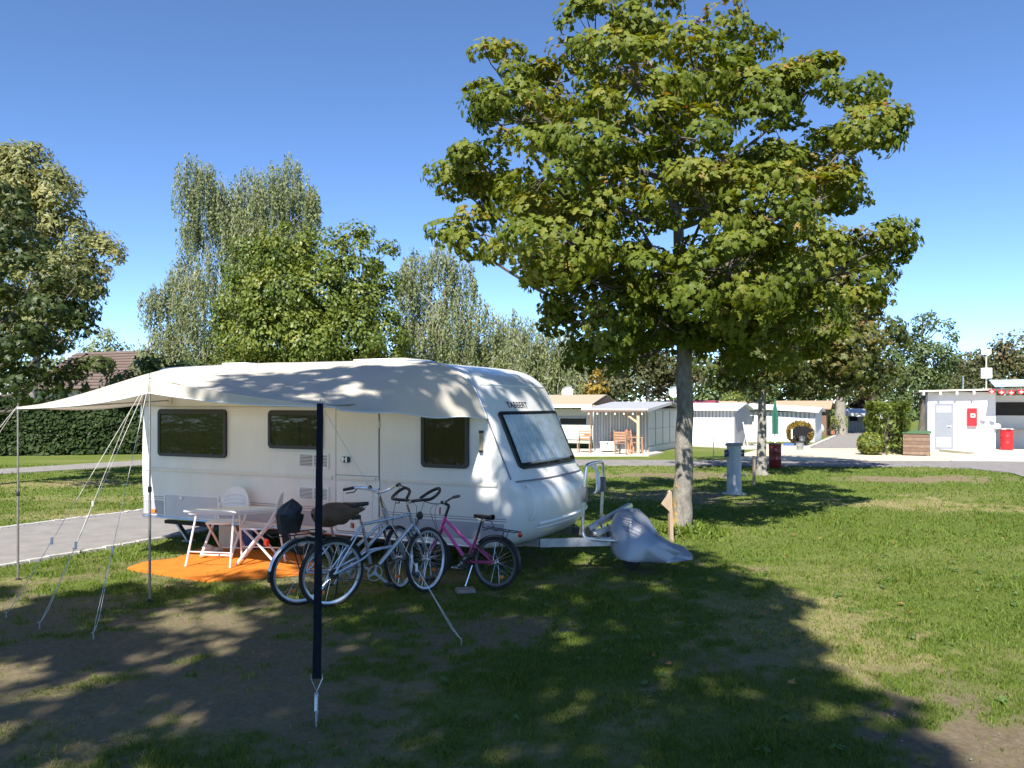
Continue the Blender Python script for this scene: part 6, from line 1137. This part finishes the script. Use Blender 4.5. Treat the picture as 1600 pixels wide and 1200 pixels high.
def stake(label, px, py, h, r=.03, m=M_PINE, head=False, lean=0.0):
    b = gp(px, py); t = thing('stake', label, 'stake', b, .2, 'wooden stakes'); mb = MB(); mb.beam((0, 0, -.05), (lean, 0, h), r*2, r*1.4); mb.lathe([(r*1.0, h), (0, h+.03)], 4, (lean, 0, 0)); mb.build('post', m, t, smooth=False)
    if head: mb = MB(); mb.prism([(-.11, 0), (0, .15), (0.035, .16), (.035, -.14), (0, -.10)], -.012, .012, Matrix.Translation((lean-.03, -.03, h-.17)) @ Matrix.Rotation(R(90), 4, 'X')); mb.build('arrow_board', m, t, smooth=False)
M_OLDW = mat('old_stake_wood', (.34, .25, .17), .85, var=.2, scale=6, stretch=(5, 5, .6))
stake('weathered wooden stake with an arrow board beside the big maple trunk', 1049, 845, .72, .035, M_OLDW, True, -.03); stake('short pale stake left of the smaller maple', 1178, 757, .70, .035, M_OLDW); stake('thin pale stake standing at the lawn edge across the road', 1115, 718, .85, .018); stake('thin brown stake at the edge of the sand yard', 1355, 700, .75, .04, M_OLDW)
b = gp(1211, 698); t = thing('parasol', 'closed dark green parasol on a white pole behind the barrel', 'parasol', b, 0); mb = MB(); mb.tube([(0, 0, 0), (0, 0, 2.2)], .03, 8); mb.build('pole', M_TRIM, t)
mb = MB(); mb.grid(lambda u, v: Vector(((.02+.11*math.sin(min(1, u*1.4)*1.9)*(1+.25*math.sin(v*6.283*6)))*math.cos(v*6.283), (.02+.11*math.sin(min(1, u*1.4)*1.9)*(1+.25*math.sin(v*6.283*6)))*math.sin(v*6.283), 2.2-1.6*u)), 14, 36); mb.build('canopy', M_GREENC, t); mb = MB(); mb.lathe([(.25, 0), (.25, .06), (.05, .1)], 18); mb.build('base', M_CONC, t)
mb = MB(); mb.ell((0, 0, 2.2), (.05, .05, .07)); mb.build('finial', M_GREENC, t)
b = gp(1253, 697); t = thing('barbecue', 'black covered barbecue trolley in front of the clipped bush', 'barbecue', b, SITE)
mb = MB(); mb.prism([(-.42, .55), (-.38, .80), (-.25, .95), (.2, .95), (.32, .86), (.50, .78), (.46, .70), (.25, .62), (.2, .5), (-.35, .5)], -.28, .28, Matrix.Rotation(R(90), 4, 'X')); mb.build('hood', mat('black_cover', (.008, .008, .009), .55, var=.2, bump=.4, bscale=8, spec=.2), t, angle=25)
for x in (-.3, .22):
    for y in (-.2, .2): mb = MB(); mb.tube([(x, y, 0), (x*.9, y, .55)], .03, 8); mb.build('leg', M_BLACK, t)
pbox('shelf', M_BLACK, t, -.32, .25, -.2, .2, .2, .23); mb = MB(); mb.lathe([(.13, .0), (.14, .02), (.14, .3), (.06, .36)], 16, (-.0, 0, .235)); mb.build('gas_bottle', M_STEEL, t); pbox('side_rail', M_TRIM, t, -.46, -.40, -.3, -.27, .35, .82)
b = gp(1250, 703); t = thing('bucket', 'grey bucket standing in front of the barbecue', 'bucket', b, 0); mb = MB(); mb.lathe([(.12, 0), (.17, .30), (.185, .31), (.165, .30), (.11, .03), (0, .03)], 20); mb.build('pail', mat('bucket_grey', (.22, .23, .24), .6), t); mb = MB(); mb.tube(crom([(-.17, 0, .29), (-.15, -.1, .2), (0, -.16, .16), (.15, -.1, .2), (.17, 0, .29)], 4), .006, 5); mb.build('handle', M_STEEL, t)
b = gp(1233, 697); mb = MB(); mb.prism(rrect(.5, .4, .05), 0, .14); o = mb.build('blue_tub', mat('tub_blue', (.05, .10, .25), .5), None, loc=b, rot=(0, 0, SITE)); tag(o, 'flat blue plastic tub left of the barbecue', 'tub')
def planter(label, px, py, Y, h, plant):
    b = gp(px, py); t = thing('plant_pot', label, 'plant pot', b, 0, 'plant pots'); mb = MB(); mb.lathe([(.15, 0), (.21, .30), (.23, .31), (.23, .36), (.19, .36), (.18, .28), (0, .28)], 18); mb.build('pot', mat('terracotta', (.50, .20, .11), .8, var=.12), t); n = 260; P = RNG.normal(size=(n, 3))*np.array((.28, .28, h*.3))+np.array((0, 0, .36+h*.5)); P[:, 2] = np.maximum(P[:, 2], .3)
    V, Fa, k = leaves_geo(P, RNG.normal(size=(n, 3))+np.array((0, -.3, .7)), RNG.normal(size=(n, 3)), .2*(.6+.8*RNG.random(n)), 'slim'); c = np_mesh('foliage', V, Fa, LM_GREEN, t, np.repeat(RNG.random(n), k)); c['kind'] = 'stuff'; mb = MB(); mb.tube([(0, 0, .28), (.02, 0, .36+h*.6)], .015, 5); mb.build('stem', M_BARKD, t)
planter('left terracotta pot with a leafy plant by the pale tree trunk', 1300, 680, 53, .9, 1); planter('right terracotta pot with a leafy plant by the pale tree trunk', 1307, 679, 53, .6, 1)
b = gp(1278, 683); t = thing('egg_chair', 'pale green egg-shaped garden seat by the corner of the striped tent', 'chair', b, .3); mb = MB(); mb.grid(lambda u, v: Vector((.38*math.sin(u*2.6+.25)*math.cos(v*6.283)*(1+.1*math.cos(v*6.283)), .30*math.sin(u*2.6+.25)*math.sin(v*6.283), .95*u)), 12, 20); mb.build('shell', mat('seat_green', (.45, .58, .42), .6), t); mb = MB(); mb.lathe([(.2, 0), (.2, .04), (.05, .06)], 16); mb.build('base', M_TRIM, t)
b = gp(1293, 681); t = thing('parked_bicycle', 'dark bicycle parked near the terracotta pots', 'bicycle', b, .25); wheel(t, (-.45, 0, .33), .33, (.3, 1, 0), .025, M_RIMD, 16); wheel(t, (.5, 0, .33), .33, (.3, 1, 0), .025, M_RIMD, 16); tubes(t, 'frame_tube', M_BLACK, [((-.45, 0, .33), (0, 0, .28), .018), ((0, 0, .28), (-.12, 0, .8), .018), ((0, 0, .28), (.38, 0, .75), .018), ((-.1, 0, .75), (.38, 0, .8), .018), ((.5, 0, .33), (.35, 0, .98), .018)]); saddle(t, (-.14, 0, .88), M_BLACK); mb = MB(); mb.tube([(.33, -.28, 1.0), (.35, 0, .98), (.33, .28, 1.0)], .014, 6); mb.build('handlebar', M_CHR, t)
# fallen leaves and pebbles scattered over lawn and soil
n = 46; yy = np.sqrt(RNG.random(n)*(15**2-4.5**2)+4.5**2); xx = RNG.uniform(-.2, .66, n)*yy; P = np.stack([xx, yy, np.full(n, .028)], 1)
V, Fa, k = leaves_geo(P, RNG.normal(size=(n, 3))*.35+np.array((0, -.2, 1.0)), RNG.normal(size=(n, 3)), .052*(.6+.8*RNG.random(n)), 'maple_lo'); tag(np_mesh('fallen_leaves', V, Fa, leaf_mat('dead_leaf', [(0, (.16, .09, .03)), (.5, (.30, .15, .05)), (1, (.40, .22, .07))], .1, .7), tint=np.repeat(RNG.random(n), k)), 'scattered fallen autumn leaves on the lawn', 'leaves', kind='stuff')
pb = MB()
for i in range(420):
    y = random.uniform(4.4, 8.0); x = random.uniform(-.66, .66)*y; bb_, _ = ground_fields(np.array([x]), np.array([y]))
    if bb_[0] < .45: continue
    s = random.uniform(.003, .009); pb.ell((x, y, -.004), (s*random.uniform(.8, 1.5), s, s*.8), 6, 4, Matrix.Rotation(random.random()*6, 3, 'Z'))
tag(pb.build('pebbles', mat('pebble', (.20, .17, .14), .85, var=.3, scale=30), None), 'small pebbles lying on the bare soil', 'pebbles', kind='stuff')
# broad-leaved weeds in the lawn
n = 0; Ps = []; Ns = []; Ts = []
for i in range(150):
    y = math.sqrt(random.random()*(11**2-4.4**2)+4.4**2); x = random.uniform(-.3, .62)*y
    if ground_fields(np.array([x]), np.array([y]))[0][0] > .25: continue
    for j in range(random.randint(4, 8)):
        a = random.random()*6.283; r_ = random.uniform(.015, .05); Ps.append((x+math.cos(a)*r_, y+math.sin(a)*r_, random.uniform(.012, .045))); Ns.append((math.cos(a)*.4, math.sin(a)*.4, 1)); Ts.append((math.cos(a), math.sin(a), .15))
n = len(Ps); V, Fa, k = leaves_geo(np.array(Ps), np.array(Ns), np.array(Ts), .045*(.6+.8*RNG.random(n)), 'oval'); tag(np_mesh('weeds', V, Fa, leaf_mat('weed_leaf', [(0, (.05, .10, .02)), (1, (.12, .19, .05))], .3), tint=np.repeat(RNG.random(n), k)), 'low broad-leaved weeds growing in the lawn', 'weeds', kind='stuff')
# taller tuft round the foot of the big maple
n = 1500; a = RNG.random(n)*6.283; rr = .16+RNG.random(n)**1.5*.5; P = np.stack([b1.x+np.cos(a)*rr+.08, b1.y+np.sin(a)*rr, RNG.random(n)*.16*np.clip(1.2-rr*1.6, .15, 1)], 1)
V, Fa, k = leaves_geo(P, RNG.normal(size=(n, 3)), RNG.normal(size=(n, 3))*.4+np.array((0, 0, 1)), .09*(.6+.8*RNG.random(n)), 'slim'); tag(np_mesh('grass_tuft', V, Fa, MATS.get('x') or bpy.data.materials['grass_blade'], tint=np.repeat(RNG.random(n)*.6, k)), 'taller grass tuft round the foot of the big maple', 'grass', kind='stuff')
